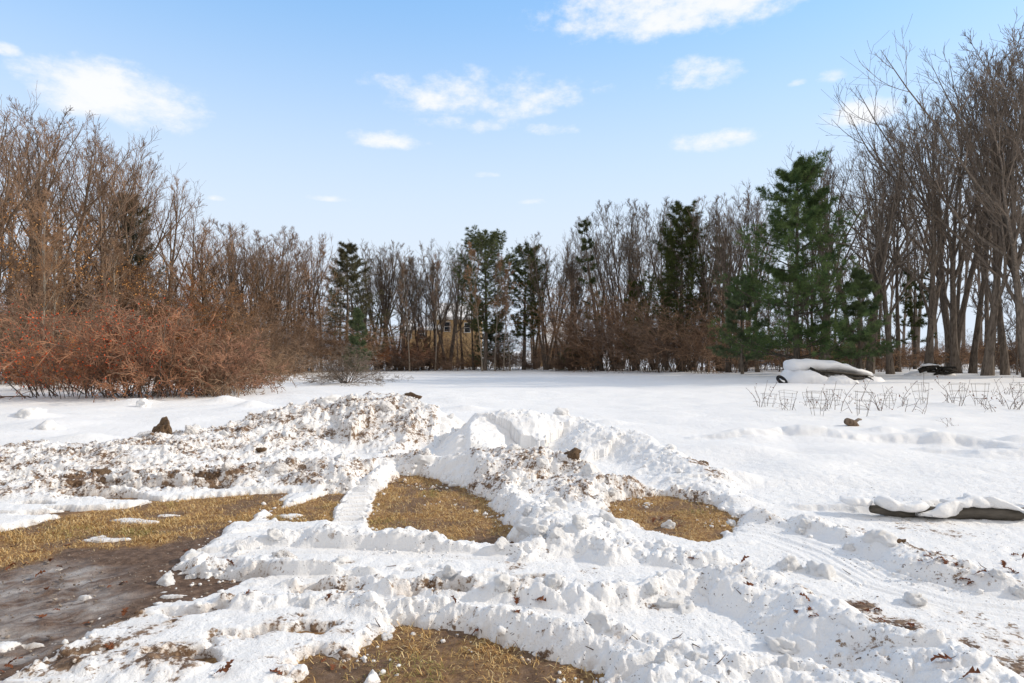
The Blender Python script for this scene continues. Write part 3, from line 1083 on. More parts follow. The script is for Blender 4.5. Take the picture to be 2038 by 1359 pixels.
def skyline(px):
    X = [-300, 0, 60, 170, 260, 330, 400, 440, 500, 560, 620, 680, 760, 810, 835, 850, 900, 960, 1040, 1065, 1130, 1180, 1250, 1320, 1400, 1450, 1500, 1570, 1640, 1690, 1740, 1800, 1870, 1920, 1980, 2038, 2400]
    Yv = [140, 172, 214, 222, 272, 338, 425, 440, 440, 465, 455, 470, 465, 505, 520, 480, 475, 480, 520, 480, 455, 440, 392, 400, 390, 378, 350, 335, 282, 270, 262, 215, 150, 110, 60, 40, 0]
    return float(np.interp(px, X, Yv))


ROWS = []      # (kind, px, D, top, warm, rz, zone)
rs = np.random.default_rng(99)


def edge_depth(px):
    """distance of the wood's edge along the view"""
    return float(np.interp(px, [-400, 0, 120, 300, 440, 560, 700, 820, 1000, 1150, 1250, 1400, 1500, 1650, 1800, 1950, 2100, 2400], [23, 27, 30, 37, 46, 56, 66, 76, 78, 74, 66, 54, 47, 41, 38, 36, 33, 28]))


def row(px0, px1, n, kinds, zone, warm, depth=(0, 8), drop=(-5, 40), rz=None):
    for i in range(n):
        px = px0 + (px1 - px0) * (i + rs.uniform(.15, .85)) / n
        D = edge_depth(px) + rs.uniform(*depth)
        top = skyline(px) + rs.uniform(*drop)
        ROWS.append((kinds[rs.integers(len(kinds))], px, D, top, warm, rz, zone))


Z = ['behind the bramble thicket', 'between thicket and dull pointed pine', 'in front of the yellow house',
     'beside the round-topped pine', 'next to the leaning thin pine', 'past the large green pine']
# wood edge, left to right
row(-60, 440, 10, ['oak_a', 'oak_b', 'slim_a', 'fork_a', 'oak_a', 'fork_b', 'slim_b'], Z[0], True, (2, 12), (-8, 35))
row(-40, 440, 8, ['leafy_a', 'leafy_b'], Z[0], True, (0, 4), (140, 260))
row(440, 650, 12, ['fork_b', 'slim_a', 'fork_a', 'slim_c', 'fork_c'], Z[1], True, (0, 8), (-6, 22))
row(390, 470, 2, ['leafy_b'], Z[1], True, (-3, 2), (100, 130))
row(725, 905, 13, ['slim_a', 'fork_b', 'slim_b', 'fork_a', 'slim_c', 'fork_c'], Z[2], False, (0, 8), (-8, 30))
row(1055, 1165, 6, ['fork_b', 'slim_a', 'fork_a'], Z[3], False, (0, 6), (-8, 26))
row(1180, 1520, 13, ['fork_b', 'slim_a', 'slim_c', 'fork_a', 'fork_c', 'slim_b'], Z[4], False, (0, 9), (-6, 26))
row(1620, 2110, 10, ['oak_a', 'slim_a', 'slim_c', 'fork_a', 'slim_b', 'oak_b'], Z[5], False, (0, 9), (-6, 40))
row(-480, -60, 7, ['oak_a', 'oak_b', 'slim_a', 'fork_a'], Z[0], True, (0, 10), (-6, 30))
row(2110, 2480, 6, ['oak_a', 'slim_a', 'fork_a', 'slim_b'], Z[5], False, (1, 9), (-6, 40))
# big oaks at the right whose limbs reach out over the field
for px, D, top, k in [(1772, 39, 268, 'oak_a'), (1850, 38, 190, 'oak_b'), (1965, 36, 70, 'oak_b'), (2050, 34, 30, 'oak_c'), (1905, 40, 140, 'oak_c'), (1650, 43, 285, 'oak_a')]:
    ROWS.append((k, px, D, top, False, 3.5 + rs.normal(0, .3), Z[5]))
# big oaks at the left reaching right
for px, D, top, k in [(-30, 30, 170, 'oak_c'), (120, 36, 236, 'oak_b'), (250, 42, 285, 'oak_a')]:
    ROWS.append((k, px, D, top, True, -.4 + rs.normal(0, .3), Z[0]))
for px, D, top in [(960, 70, 480), (985, 71, 505), (1003, 74, 520), (866, 73, 500), (815, 70, 520), (90, 28, 380), (105, 29, 450), (215, 33, 470), (1015, 75, 500)]:
    ROWS.append(('birch', px, D, top, True, None, Z[0] if px < 440 else Z[2] if px < 1030 else Z[4]))
for px, D, top, k in [(893, 80, 478, 'fork_b'), (921, 82, 485, 'slim_a'), (943, 79, 500, 'slim_c')]:
    ROWS.append((k, px, D, top, False, None, Z[2]))
ROWS.sort(key=lambda a: a[1])
from collections import Counter
cnt = Counter()
for k, px, D, top, warm, rz, zone in ROWS:
    o = tree_at(k, px, D, top, warm, rz, 'leafy_tree' if k.startswith('leafy') else 'bare_tree')
    i = cnt[(WORDS[k], zone)]
    cnt[(WORDS[k], zone)] += 1
    tag(o, '%s %s %s' % (ORD[i], WORDS[k], zone), 'tree', 'bare trees along the wood edge')
# deeper trees that only close the gaps
for (a, b, n, warm, z) in [(-80, 460, 5, True, Z[0]), (440, 720, 5, True, Z[1]), (700, 1170, 9, False, Z[2]), (1170, 1540, 6, False, Z[4]), (1500, 2120, 9, False, Z[5])]:
    for i in range(n):
        px = a + (b - a) * (i + rs.random()) / n
        D = edge_depth(px) + rs.uniform(8, 34)
        top = skyline(px) + rs.uniform(10, 90)
        k = ['far_a', 'far_b', 'slim_a', 'slim_c'][rs.integers(4)]
        o = tree_at(k, px, D, top, warm)
        tag(o, 'bare tree deep in the wood ' + z, 'tree', 'deep trees ' + z)

# saplings and tan beeches under the big trees
for i in range(14):
    px = 1480 + 560 * (i + rs.random()) / 14
    D = edge_depth(px) + rs.uniform(3, 12)
    o = tree_at('beech', px, D, 700 - rs.uniform(0, 45), False, None, 'beech_sapling', 1.2)
    tag(o, 'small beech sapling holding pale tan leaves under the trees past the snowy lumber pile', 'sapling', 'beech saplings in the right wood')
for i in range(30):
    px = [rs.uniform(0, 450), rs.uniform(700, 1500), rs.uniform(1450, 2040)][i % 3]
    D = edge_depth(px) + rs.uniform(-1, 6)
    o = tree_at('sapling', px, D, 600 - rs.uniform(0, 90), px < 500, None, 'young_tree')
    tag(o, 'young bare sapling among the taller trunks ' + (Z[0] if px < 450 else Z[2] if px < 1030 else Z[4] if px < 1500 else Z[5]), 'sapling', 'saplings ' + ('one' if px < 450 else 'two' if px < 1030 else 'three' if px < 1500 else 'four'))

# ---- pines
PINES = [
    # name words, seed, px, D, base clear, top py, half width px, mats, profile, label
    ('p_big', 201, 1585, 38, .1, 333, 225, 'needle', lambda t: (.95 if t < .3 else 1.0) * (1.02 - t) ** .62 * (.74 + .3 * math.sin(t * 24)) + .06, 'large dense green pine with layered boughs behind the snowy lumber pile', dict(per=7, step=.72, clear=.1, needle=.27, nw=.018, sub=27, droop=.1, tuftn=16, gap=.22)),
    ('p_low', 202, 1712, 37, .1, 545, 75, 'needle', lambda t: (1.05 - t) ** .6, 'small green pine tucked against the oak beside the large pine', dict(per=5, step=.62, clear=.22, needle=.24, nw=.017, droop=.2, sub=20, tuftn=16)),
    ('p_low2', 208, 1478, 44, .1, 560, 80, 'needle', lambda t: (1.05 - t) ** .6, 'low green pine spreading at the near foot of the large pine', dict(per=5, step=.62, clear=.2, needle=.25, nw=.018, droop=.2, sub=20, tuftn=16)),
    ('p_point', 203, 690, 66, .1, 488, 125, 'needle_dull', lambda t: (1.03 - t) ** .8 + .03, 'dull brown-green pointed pine above the spreading grey bush', dict(per=6, step=.62, clear=.15, needle=.32, nw=.026, droop=.3, sub=15, tuftn=9)),
    ('p_round', 204, 965, 76, .1, 474, 76, 'needle_olive', lambda t: .2 + .9 * math.sin(min(1, max(0, (t - .2) / .8)) ** 1.2 * 3.0) ** .8 if t > .2 else .25, 'round-topped dark pine standing over the field end beside the yellow house', dict(per=6, step=.62, clear=.3, needle=.34, nw=.028, sub=15)),
    ('p_side', 205, 1042, 78, .1, 505, 46, 'needle_olive', lambda t: .4 + .8 * math.sin(min(1, max(0, (t - .2) / .8)) * 2.9) ** .8 if t > .2 else .3, 'slim dark pine just beside the round-topped pine', dict(per=5, step=.7, clear=.3, needle=.34, nw=.028, sub=13)),
    ('p_lean', 206, 1197, 68, .1, 436, 34, 'needle_olive', lambda t: .5 + .5 * (1 - t), 'thin ragged pine poking above the bare treetops near the field end', dict(per=3, step=1.15, clear=.35, needle=.34, nw=.03, gap=.3)),
    ('p_mid', 207, 1358, 58, .1, 420, 92, 'needle_olive', lambda t: .3 + .85 * (1 - t) ** .7, 'dark olive pine half hidden by bare twigs before the large green pine', dict(per=6, step=.65, clear=.2, needle=.32, nw=.025, sub=15)),
    ('p_left', 209, 265, 46, .1, 405, 78, 'needle_dull', lambda t: .3 + .85 * (1 - t) ** .6, 'dull dark pine wrapped in bare twigs behind the bramble thicket', dict(per=5, step=.75, clear=.2, needle=.3, nw=.034)),
    ('p_under', 210, 985, 79, .1, 655, 60, 'needle', lambda t: (1.05 - t) ** .5, 'low green pine under the round-topped pine', dict(per=5, step=.6, clear=.08, needle=.34, nw=.03)),
    ('p_under2', 211, 1150, 76, .1, 690, 55, 'needle', lambda t: (1.05 - t) ** .5, 'low dark pine before the snowy roof at the field end', dict(per=5, step=.6, clear=.08, needle=.34, nw=.03)),
    ('p_dark', 212, 712, 58, .1, 615, 34, 'needle', lambda t: (1.05 - t) ** .6, 'small very dark evergreen under the dull pointed pine', dict(per=5, step=.6, clear=.1, needle=.32, nw=.03)),
    ('p_back1', 213, 1440, 56, .1, 470, 45, 'needle', lambda t: .4 + .6 * (1 - t), 'thin green pine behind the bare trunks, next to the large green pine', dict(per=4, step=1.0, clear=.3, needle=.3, nw=.036, gap=.2)),
    ('p_back2', 214, 1820, 52, .1, 540, 55, 'needle_olive', lambda t: .5 + .5 * (1 - t), 'olive pine half hidden among the thick trunks past the large green pine', dict(per=4, step=.9, clear=.3, needle=.3, nw=.034, gap=.2)),
    ('p_back3', 215, 838, 82, .1, 672, 40, 'needle_olive', lambda t: .5 + .5 * (1 - t), 'dark low pine in front of the yellow house', dict(per=4, step=.8, clear=.2, needle=.34, nw=.03, gap=.1)),
    ('p_back4', 216, 1260, 66, .1, 560, 45, 'needle_olive', lambda t: .4 + .6 * (1 - t), 'dark slender pine in the brown tangle near the field end', dict(per=4, step=.8, clear=.15, needle=.32, nw=.028, gap=.1)),
]
for key, seed, px, D, cl, top, hw, mat, prof, lab, kw in PINES:
    x = (px - CX) / F * D
    z = float(base_z(np.array([x]), np.array([float(D)]))[0]) + .08
    H = EYE - (top - HZ) / F * D - z
    t, c = pine_mesh(seed, H, .016 * H + .03, hw / F * D, prof=prof, **kw)
    e = plant_root('pine_tree', [('trunk', t.mesh(key + ' trunk', M['bark'], True)), ('crown', c.mesh(key + ' crown', M[mat]))], x, D, z, 0, 1)
    if key == 'p_lean':
        e.rotation_euler = (0, -.12, 0)
    tag(e, lab, 'pine tree', 'evergreen pines')

# ---- shrubs
BUSHF = {
    'bramble_a': (lambda: bush_mesh(301, 2.5, 5.4, 70, 7, -.15, .022, .75, 5, 2, .0085, 3600, .75), ('bark', 'twig_red', 'leaf_red')),
    'bramble_b': (lambda: bush_mesh(302, 2.2, 4.6, 64, 7, -.16, .022, .75, 5, 2, .0085, 0, .8), ('bark', 'twig_red')),
    'bramble_c': (lambda: bush_mesh(303, 1.9, 3.4, 46, 7, -.13, .019, .6, 5, 2, .0085, 0, .8), ('twig_warm', 'twig_tan')),
    'tangle_a': (lambda: bush_mesh(311, 5.0, 4.4, 24, 9, -.07, .03, .8, 5, 3, .0075, 0, .36), ('bark_warm', 'twig_red')),
    'tangle_b': (lambda: bush_mesh(312, 4.6, 4.2, 24, 9, -.1, .026, .8, 5, 3, .0075, 0, .42), ('bark_warm', 'twig_warm')),
    'tangle_c': (lambda: bush_mesh(313, 4.6, 3.8, 20, 9, -.04, .026, .7, 5, 3, .0075, 0, .36), ('bark', 'twig_warm')),
    'spread': (lambda: bush_mesh(321, 2.2, 3.6, 26, 9, -.06, .028, .15, 7, 3, .0055, 0, 1.15), ('bark', 'twig')),
    'low': (lambda: bush_mesh(331, 1.5, 3.0, 50, 8, -.12, .016, .8, 6, 3, .006, 0, .5), ('twig_warm', 'twig_warm')),
}
BH = dict(bramble_a=2.5, bramble_b=2.2, bramble_c=1.9, tangle_a=5, tangle_b=4.6, tangle_c=4.6, spread=2.0, low=1.5)


def bush_at(kind, px, D, top, name, label, cat, group=None, wide=1.0):
    fn, mats = BUSHF[kind]
    if kind not in PROTO:
        nm = ('stem', 'foliage', 'berry_foliage')
        parts = fn()
        hmax = float(np.percentile(np.concatenate(parts[1].v)[:, 2], 99))
        for mb in parts:
            if mb is not None:
                mb.v = [v * np.array([1, 1, BH[kind] / hmax]) for v in mb.v]
        PROTO[kind] = [(n, mb.mesh(kind + ' ' + n, M[mt], False)) for n, mb, mt in zip(nm, parts, mats) if mb is not None]
    x = (px - CX) / F * D
    z = float(base_z(np.array([x]), np.array([float(D)]))[0]) + .08
    H = EYE - (top - HZ) / F * D - z
    sc = H / BH[kind]
    e = plant_root(name, PROTO[kind], x, D, z, random.uniform(0, 6.28), (sc * wide, sc * wide, sc))
    return tag(e, label, cat, group)


for kind, px, D, top, lab, w in [('bramble_a', 205, 21.2, 606, 'bramble thicket hung with red berries, tallest at the wood edge', .8), ('bramble_b', 315, 20.9, 632, 'russet bramble mound in the middle of the thicket', .75),
                                 ('bramble_b', 420, 22.0, 655, 'russet bramble mound sloping down toward the tan canes', .68), ('bramble_c', 490, 24.5, 672, 'pale tan arching canes ending the bramble thicket', .7),
                                 ('bramble_c', 385, 20.8, 668, 'tan dry canes leaning out in front of the bramble thicket', .7), ('bramble_b', 108, 24.5, 680, 'low shaded bramble at the outer end of the thicket', .6), ('bramble_c', 545, 33, 690, 'small tan cane clump beyond the bramble thicket', 1.0)]:
    bush_at(kind, px, D, top, 'bramble_bush', lab, 'bush', 'bramble thicket', w)
bush_at('spread', 690, 30, 688, 'spreading_bush', 'dark bare bush with low spreading branches alone on the snow', 'bush', None, 1.25)
zi = Counter()


def tangles(px0, px1, n, kinds, drop, depth, zone, cat='shrub'):
    for i in range(n):
        px = px0 + (px1 - px0) * (i + rs.uniform(.1, .9)) / n
        D = edge_depth(px) + rs.uniform(*depth)
        lab = 'brown twiggy undergrowth clump %s' % zone
        bush_at(kinds[rs.integers(len(kinds))], px, D, rs.uniform(*drop), 'undergrowth_shrub', lab, cat, 'undergrowth ' + zone, rs.uniform(.9, 1.3))


tangles(-60, 470, 15, ['tangle_a', 'tangle_b', 'tangle_c'], (540, 640), (-1, 8), 'under the trees behind the bramble thicket')
tangles(-60, 500, 9, ['tangle_a', 'tangle_b', 'tangle_c'], (500, 600), (8, 18), 'deep under the trees behind the bramble thicket')
tangles(470, 800, 15, ['tangle_a', 'tangle_b', 'tangle_c'], (590, 690), (-8, 4), 'between the bramble thicket and the yellow house')
tangles(790, 1180, 8, ['low', 'low'], (695, 722), (-4, 4), 'at the foot of the trees before the houses')
tangles(775, 1180, 11, ['tangle_c', 'tangle_b'], (625, 700), (2, 12), 'among the trunks before the houses')
tangles(1170, 1430, 14, ['tangle_c', 'tangle_c', 'tangle_b'], (560, 690), (-4, 8), 'between the field end and the large green pine')
tangles(1430, 2080, 17, ['tangle_c', 'low', 'low'], (650, 715), (6, 24), 'among the trunks past the large green pine')

# ---- far woods: one mass beyond the single trees
def far_woods():
    r = np.random.default_rng(500)
    tr, cr, _ = tree_mesh(501, 16, .16, .2, 13, .6, .1, .36, twigs=(7, 5, 2), rt=.014)
    m = mesh_from('far tmp', np.concatenate(tr.v + cr.v), None, [[0, 1, 2]])
    V = np.concatenate(tr.v + cr.v)
    off, Q = 0, []
    for src in (tr, cr):
        for q in src.q:
            Q.append(q + off)
        off += src.n
    Q = np.concatenate(Q)
    VV, QQ, n = [], [], 0
    for i in range(95):
        px = -250 + 2550 * (i + r.random()) / 95
        D = edge_depth(px) + r.uniform(36, 75)
        x = (px - CX) / F * D
        top = skyline(px) + r.uniform(90, 190)
        H = max(7.0, EYE - (top - HZ) / F * D + 1)
        s = H / 16
        a = r.random() * 6.283
        ca, sa = math.cos(a), math.sin(a)
        W = V * np.array([s ** .6, s ** .6, s]) @ np.array([[ca, sa, 0], [-sa, ca, 0], [0, 0, 1]]) + np.array([x, D, float(base_z(np.array([x]), np.array([D]))[0])])
        VV.append(W)
        QQ.append(Q + n)
        n += len(W)
    bpy.data.meshes.remove(m)
    o = link(bpy.data.objects.new('distant_woods', mesh_from('distant_woods', np.concatenate(VV), np.concatenate(QQ), None, False, None, [M['twig']])))
    tag(o, 'grey-brown mass of bare trees far behind the wood edge', 'woods', None, 'stuff')


far_woods()

# ------------------------------------------------------------------ houses at the end of the field
def house(name, label, blocks, wins, D, depth, chim=None):
    """blocks: (px0, px1, py eave, py ridge, hip); wins: (px, py, w, h) on the near wall"""
    x0 = (blocks[0][0] - CX) / F * D
    zb = float(base_z(np.array([x0]), np.array([float(D)]))[0])
    e = empty(name, (x0, D, zb))
    W, R_, E_ = MB(), MB(), MB()
    off = 0.0
    for k, (pa, pb, pe, pr, hip) in enumerate(blocks):
        xa, xb = (pa - CX) / F * D - x0, (pb - CX) / F * D - x0
        ze, zr = EYE - (pe - HZ) / F * D - zb, EYE - (pr - HZ) / F * D - zb
        y0, y1 = off, depth + off
        W.box(((xa + xb) / 2, (y0 + y1) / 2, ze / 2 - .2), (xb - xa, y1 - y0, ze + .4))
        o, ym = .35, (y0 + y1) / 2
        hx = (xb - xa) * .3 if hip else -0.0
        r = [(xa - o, y0 - o, ze), (xb + o, y0 - o, ze), (xb + o, y1 + o, ze), (xa - o, y1 + o, ze), (xa - o * (not hip) + hx, ym, zr), (xb + o * (not hip) - hx, ym, zr)]
        up = [(a, b, c + .22) for a, b, c in r]
        R_.add(up + r, [[0, 1, 5, 4], [2, 3, 4, 5], [6, 10, 11, 7], [8, 11, 10, 9]], [[3, 0, 4], [1, 2, 5], [9, 10, 6], [7, 11, 8]])
        R_.add(up + r, [[0, 6, 7, 1], [1, 7, 8, 2], [2, 8, 9, 3], [3, 9, 6, 0]])
        if not hip:
            W.add([(xa, y0, ze), (xa, y1, ze), (xa, ym, zr - .1), (xb, y0, ze), (xb, y1, ze), (xb, ym, zr - .1)], None, [[0, 2, 1], [3, 4, 5]])
        E_.box(((xa + xb) / 2, y0 - o - .012, ze - .09), (xb - xa + 2 * o, .03, .2))
        off -= .6
    part('wall', W.mesh(name + ' wall', M['siding']), e)
    rf = part('roof', R_.mesh(name + ' roof', M['snow']), e)
    part('eave', E_.mesh(name + ' eave', M['trim']), e)
    if chim:
        cx, cy = (chim[0] - CX) / F * D - x0, EYE - (chim[1] - HZ) / F * D - zb
        part('chimney', MB().box((cx, depth / 2 + .3, cy - .9), (.8, .6, 1.8)).mesh('chimney', M['stone']), rf)
    for px, py, w, h, k in wins:
        xc, zc = (px - CX) / F * D - x0, EYE - (py - HZ) / F * D - zb
        y = -.6 * k
        f = MB()
        t = .09
        f.box((xc - w / 2 + t / 2, y - .02, zc), (t, .06, h)).box((xc + w / 2 - t / 2, y - .02, zc), (t, .06, h))
        f.box((xc, y - .02, zc + h / 2 + t / 2), (w, .06, t)).box((xc, y - .02, zc - h / 2 - t / 2), (w + .1, .1, t)).box((xc, y - .018, zc), (w - 2 * t, .04, .05))
        wn = part('window', f.mesh('window', M['trim']), e)
        part('pane', MB().box((xc, y - .006, zc), (w - 2 * t, .012, h)).mesh('pane', M['glass']), wn)
    return tag(e, label, 'house', 'houses beyond the field')


house('yellow_house', 'yellow sided house with snowy hip roof, seen between trunks at the field end', [(868, 955, 634, 602, False), (800, 878, 655, 627, True)],
      [(840, 664, 1.1, 1.4, 1), (815, 664, .9, 1.3, 1), (890, 650, 1.0, 1.4, 0), (930, 652, 1.0, 1.4, 0)], 97, 8, (905, 598))
house('tan_house', 'tan house with steep snow-covered roof, mostly hidden by dark evergreens', [(1068, 1175, 690, 640, True)], [(1085, 704, 1.0, 1.3, 0), (1110, 704, 1.0, 1.3, 0), (1150, 706, 1.0, 1.3, 0)], 94, 9)


# ------------------------------------------------------------------ snowy lumber pile, tyre, brush pile
def loft_snow(name, xs, zc, rz, ry, y0=0.0, seg=18, seed=0, amp=.03):
    """rounded snow body along x: centre heights zc, half heights rz, half widths ry"""
    xs, zc, rz, ry = (np.asarray(a, float) for a in (xs, zc, rz, ry))
    n = 48
    u = np.linspace(0, len(xs) - 1, n)
    k = np.arange(len(xs))
    X, C, A, B = np.interp(u, k, xs), np.interp(u, k, zc), np.interp(u, k, rz), np.interp(u, k, ry)
    ker = np.array([1, 2, 3, 2, 1]) / 9
    C, A, B = (np.convolve(np.pad(q, 2, 'edge'), ker, 'valid') for q in (C, A, B))
    end = np.sqrt(np.clip(1 - np.abs(np.linspace(-1, 1, n)) ** 10, 0.0004, 1))
    th = np.arange(seg) * 6.2832 / seg
    c, s = np.cos(th), np.sin(th)
    sq = lambda q: np.sign(q) * np.abs(q) ** .75
    V = np.stack([np.repeat(X[:, None], seg, 1), y0 + (B * end)[:, None] * sq(c)[None], C[:, None] + (A * end)[:, None] * sq(s)[None]], -1)
    d = amp * fbm(V[..., 0] * 2.1 + seed, V[..., 1] * 2.1 + V[..., 2] * 1.7, 400 + seed, 3)
    V[..., 2] += d * (s > -.2)[None]
    V[..., 1] += d
    idx = np.arange(n * seg).reshape(n, seg)
    q = np.stack([idx[:-1], np.roll(idx[:-1], -1, 1), np.roll(idx[1:], -1, 1), idx[1:]], -1).reshape(-1, 4)
    caps = [[0, i + 1, i] for i in range(1, seg - 1)] + [[(n - 1) * seg, (n - 1) * seg + i, (n - 1) * seg + i + 1] for i in range(1, seg - 1)]
    return mesh_from(name, V.reshape(-1, 3), q, caps, True, None, [M['snow']])


DW = 31.0
px2x = lambda px, D=DW: (px - 1645) / F * D
wx0 = (1645 - CX) / F * DW
wz = gz(wx0, DW)
zp = lambda py, D=DW: EYE - (py - HZ) / F * D - wz
wood = empty('lumber_pile', (wx0, DW, wz))
tag(wood, 'heap of old grey planks under a thick snow cap beside the big pine', 'lumber pile')
capx = [1566, 1575, 1600, 1632, 1655, 1680, 1700, 1722, 1741]
top_ = np.array([722, 716, 715, 715.5, 718, 725, 731.5, 737, 744])
zt = np.array([zp(p) for p in top_])
thk = np.array([.2, .3, .32, .3, .24, .18, .15, .12, .08])
part('snow_cap', loft_snow('snow cap', [px2x(p) for p in capx], zt - thk, thk, [.5, .7, .8, .85, .9, .9, .8, .6, .35], .2, seed=1, amp=.07), wood)
for i, (a, b, pt, ry, y0) in enumerate([(1540, 1650, 732, 1.1, -.3), (1600, 1690, 743, 1.2, -.6), (1662, 1756, 744, 1.0, -.2)]):
    hh = zp(pt)
    part('snow_heap', loft_snow('snow heap', np.linspace(px2x(a), px2x(b), 9), np.full(9, -.05), hh * np.array([.1, .4, .75, .95, 1, .95, .75, .4, .1]), ry * np.array([.4, .7, .9, 1, 1, 1, .9, .7, .4]), y0, seed=10 + i, amp=.12), wood)
r = np.random.default_rng(77)
part('snow_core', loft_snow('snow core', [px2x(p) for p in (1560, 1580, 1610, 1640, 1665, 1690, 1725)], [0.2] * 7, [.3, .55, .6, .5, .4, .25, .1], [.6] * 7, .25, seed=31), wood)
for i in range(15):                                     # planks sloping down to the far end of the heap
    a = r.uniform(1576, 1640)
    b = r.uniform(1690, 1735)
    y = -.98 + .12 * (i % 3) + r.uniform(0, .25)
    lay = i // 3
    za = np.interp(a, capx, zt) - .5 - .085 * lay
    zb_ = np.interp(b, capx, zt) - .3 - .06 * lay
    A, B = np.array([px2x(a), y, max(za, .05)]), np.array([px2x(b), y + r.uniform(-.1, .1), max(zb_, .02)])
    d = norm(B - A)
    s_ = norm(np.cross(d, [0, 0, 1])) * .075
    n_ = np.cross(s_, d)
    n_ = norm(n_) * .022
    V = [A - s_ - n_, A + s_ - n_, A + s_ + n_, A - s_ + n_, B - s_ - n_, B + s_ - n_, B + s_ + n_, B - s_ + n_]
    part('plank', MB().add(V, [[0, 1, 2, 3], [7, 6, 5, 4], [0, 4, 5, 1], [1, 5, 6, 2], [2, 6, 7, 3], [3, 7, 4, 0]]).mesh('plank', M['wood']), wood)
for i, (pa, ya, pb, yb, rr_) in enumerate([(1605, 738, 1622, 746, .11), (1596, 731, 1610, 741, .06), (1702, 748, 1712, 756, .06), (1622, 752, 1630, 755, .06)]):
    part('log', MB().tube([(px2x(pa), -.75 - .08 * i, zp(ya)), (px2x((pa + pb) / 2), -.85 - .08 * i, zp((ya + yb) / 2) + .02), (px2x(pb), -.95 - .08 * i, zp(yb))], rr_, 8).mesh('log', M['bark_black'], True), wood)

# old tyre leaning in the snow
ty = MB()
K = 28
ring = []
prof = [(.34, -.08), (.36, -.05), (.365, 0), (.36, .05), (.34, .08), (.25, .085), (.215, .06), (.215, -.06), (.25, -.085)]
for i in range(K):
    a = 6.2832 * i / K
    for rr_, w in prof:
        q = rr_ * (1 + (.008 if i % 2 and rr_ > .35 else 0))
        ring.append((q * math.cos(a), w, q * math.sin(a)))
m_ = len(prof)
qs = [[i * m_ + j, ((i + 1) % K) * m_ + j, ((i + 1) % K) * m_ + (j + 1) % m_, i * m_ + (j + 1) % m_] for i in range(K) for j in range(m_)]
ty.add(ring, qs)
tx = (1556 - CX) / F * 30.0
tyre = empty('tyre', (tx, 30.0, gz(tx, 30.0) + .13), 0, .8)
part('tread', ty.mesh('tread', M['rubber'], True), tyre)
part('snow_fill', loft_snow('snow fill', np.linspace(-.19, .17, 5), [-.1] * 5, [.04, .1, .13, .1, .04], [.05] * 5, .0, seed=5, amp=.01), tyre)
tyre.rotation_euler = (-.75, .0, .55)
tag(tyre, 'black tyre half sunk in snow at the end of the lumber pile', 'tyre')

# brush pile among the trunks
bx, bd_ = (1858 - CX) / F * 37.0, 37.0
bp = empty('brush_pile', (bx, bd_, gz(bx, bd_)))
tag(bp, 'dark heap of wet logs and branches with snow among the trunks', 'brush pile')
r = np.random.default_rng(78)
for i in range(16):
    a = r.uniform(-.25, .25) + (3.14 if i % 2 else 0)
    c = np.array([r.uniform(-.9, .9), r.uniform(-.5, .4), .12 + .5 * r.random() * (1 - .3 * abs(r.normal()))])
    L = r.uniform(.5, 1.1)
    d = np.array([math.cos(a), math.sin(a) * .6, r.normal(0, .18)])
    part('log', MB().tube([c - d * L * .6, c + r.normal(0, .03, 3), c + d * L * .6], [.09, .08, .06], 7).mesh('log', M['bark_black'], True), bp)
part('snow_heap', loft_snow('brush snow', np.linspace(-1.5, 1.3, 6), [0] * 6, [.08, .2, .34, .3, .26, .08], [.5] * 6, .2, seed=21), bp)
part('snow_cap', loft_snow('brush snow cap', np.linspace(-.8, .3, 5), [.55, .6, .64, .6, .52], [.03, .05, .06, .05, .03], [.2, .3, .3, .25, .15], -.1, seed=22), bp)

# ------------------------------------------------------------------ wire cages and dry stalks of the garden
def cage_parts():
    out = []
    rings = [(.62, .2), (.4, .175), (.18, .14)]
    for z, rad in rings:
        a = np.linspace(0, 6.2832, 21)
        out.append(('ring', MB().tube(np.stack([np.cos(a) * rad, np.sin(a) * rad, np.full(21, z) + .006 * np.sin(3 * a)], 1), .0036, 5, False).mesh('ring', M['wire'], True)))
    for k in range(4):
        a = 6.2832 * k / 4 + .5
        P = [(math.cos(a) * rr_, math.sin(a) * rr_, z) for z, rr_ in ((.64, .203), (.4, .178), (.18, .143), (-.1, .1))]
        out.append(('leg', MB().tube(P, .0036, 5).mesh('leg', M['wire'], True)))
    return out


CP = cage_parts()
CAGES = [(1530, 790, 815), (1567, 779, 822), (1614, 790, 810), (1627, 779, 834), (1716, 780, 832), (1767, 785, 815), (1835, 763, 806), (1907, 764, 808), (1952, 764, 810), (2034, 763, 812), (1660, 775, 806)]
for i, (px, pt, pb) in enumerate(CAGES):
    D = EYE * F / (pb - HZ)
    x = (px - CX) / F * D
    z = gz(x, D)
    h = max(.35, EYE - (pt - HZ) / F * D - z)
    e = empty('plant_cage', (x, D, z), i * 1.1, (1.12, 1.12, h / .62))
    e.rotation_euler = (random.gauss(0, .05), random.gauss(0, .06), i * 1.1)
    for n_, me in CP:
        part(n_, me, e)
    how = ['shortest', 'tilted', 'low', 'nearest', 'leaf-hung', 'half-buried', 'lone tall', 'wide', 'wide twin', 'outermost', 'farther'][i]
    where = ['at the near end of the garden row', 'second along the garden row', 'between two taller cages', 'closest to the drifts', 'around brown withered stalks', 'in the middle of the row', 'beside a clear gap of snow', 'beside the last cages',
             'touching its neighbour', 'at the far end of the garden row', 'behind the nearest cage'][i]
    tag(e, '%s rusty wire plant cage %s' % (how, where), 'plant cage', 'wire plant cages in the snowy garden')


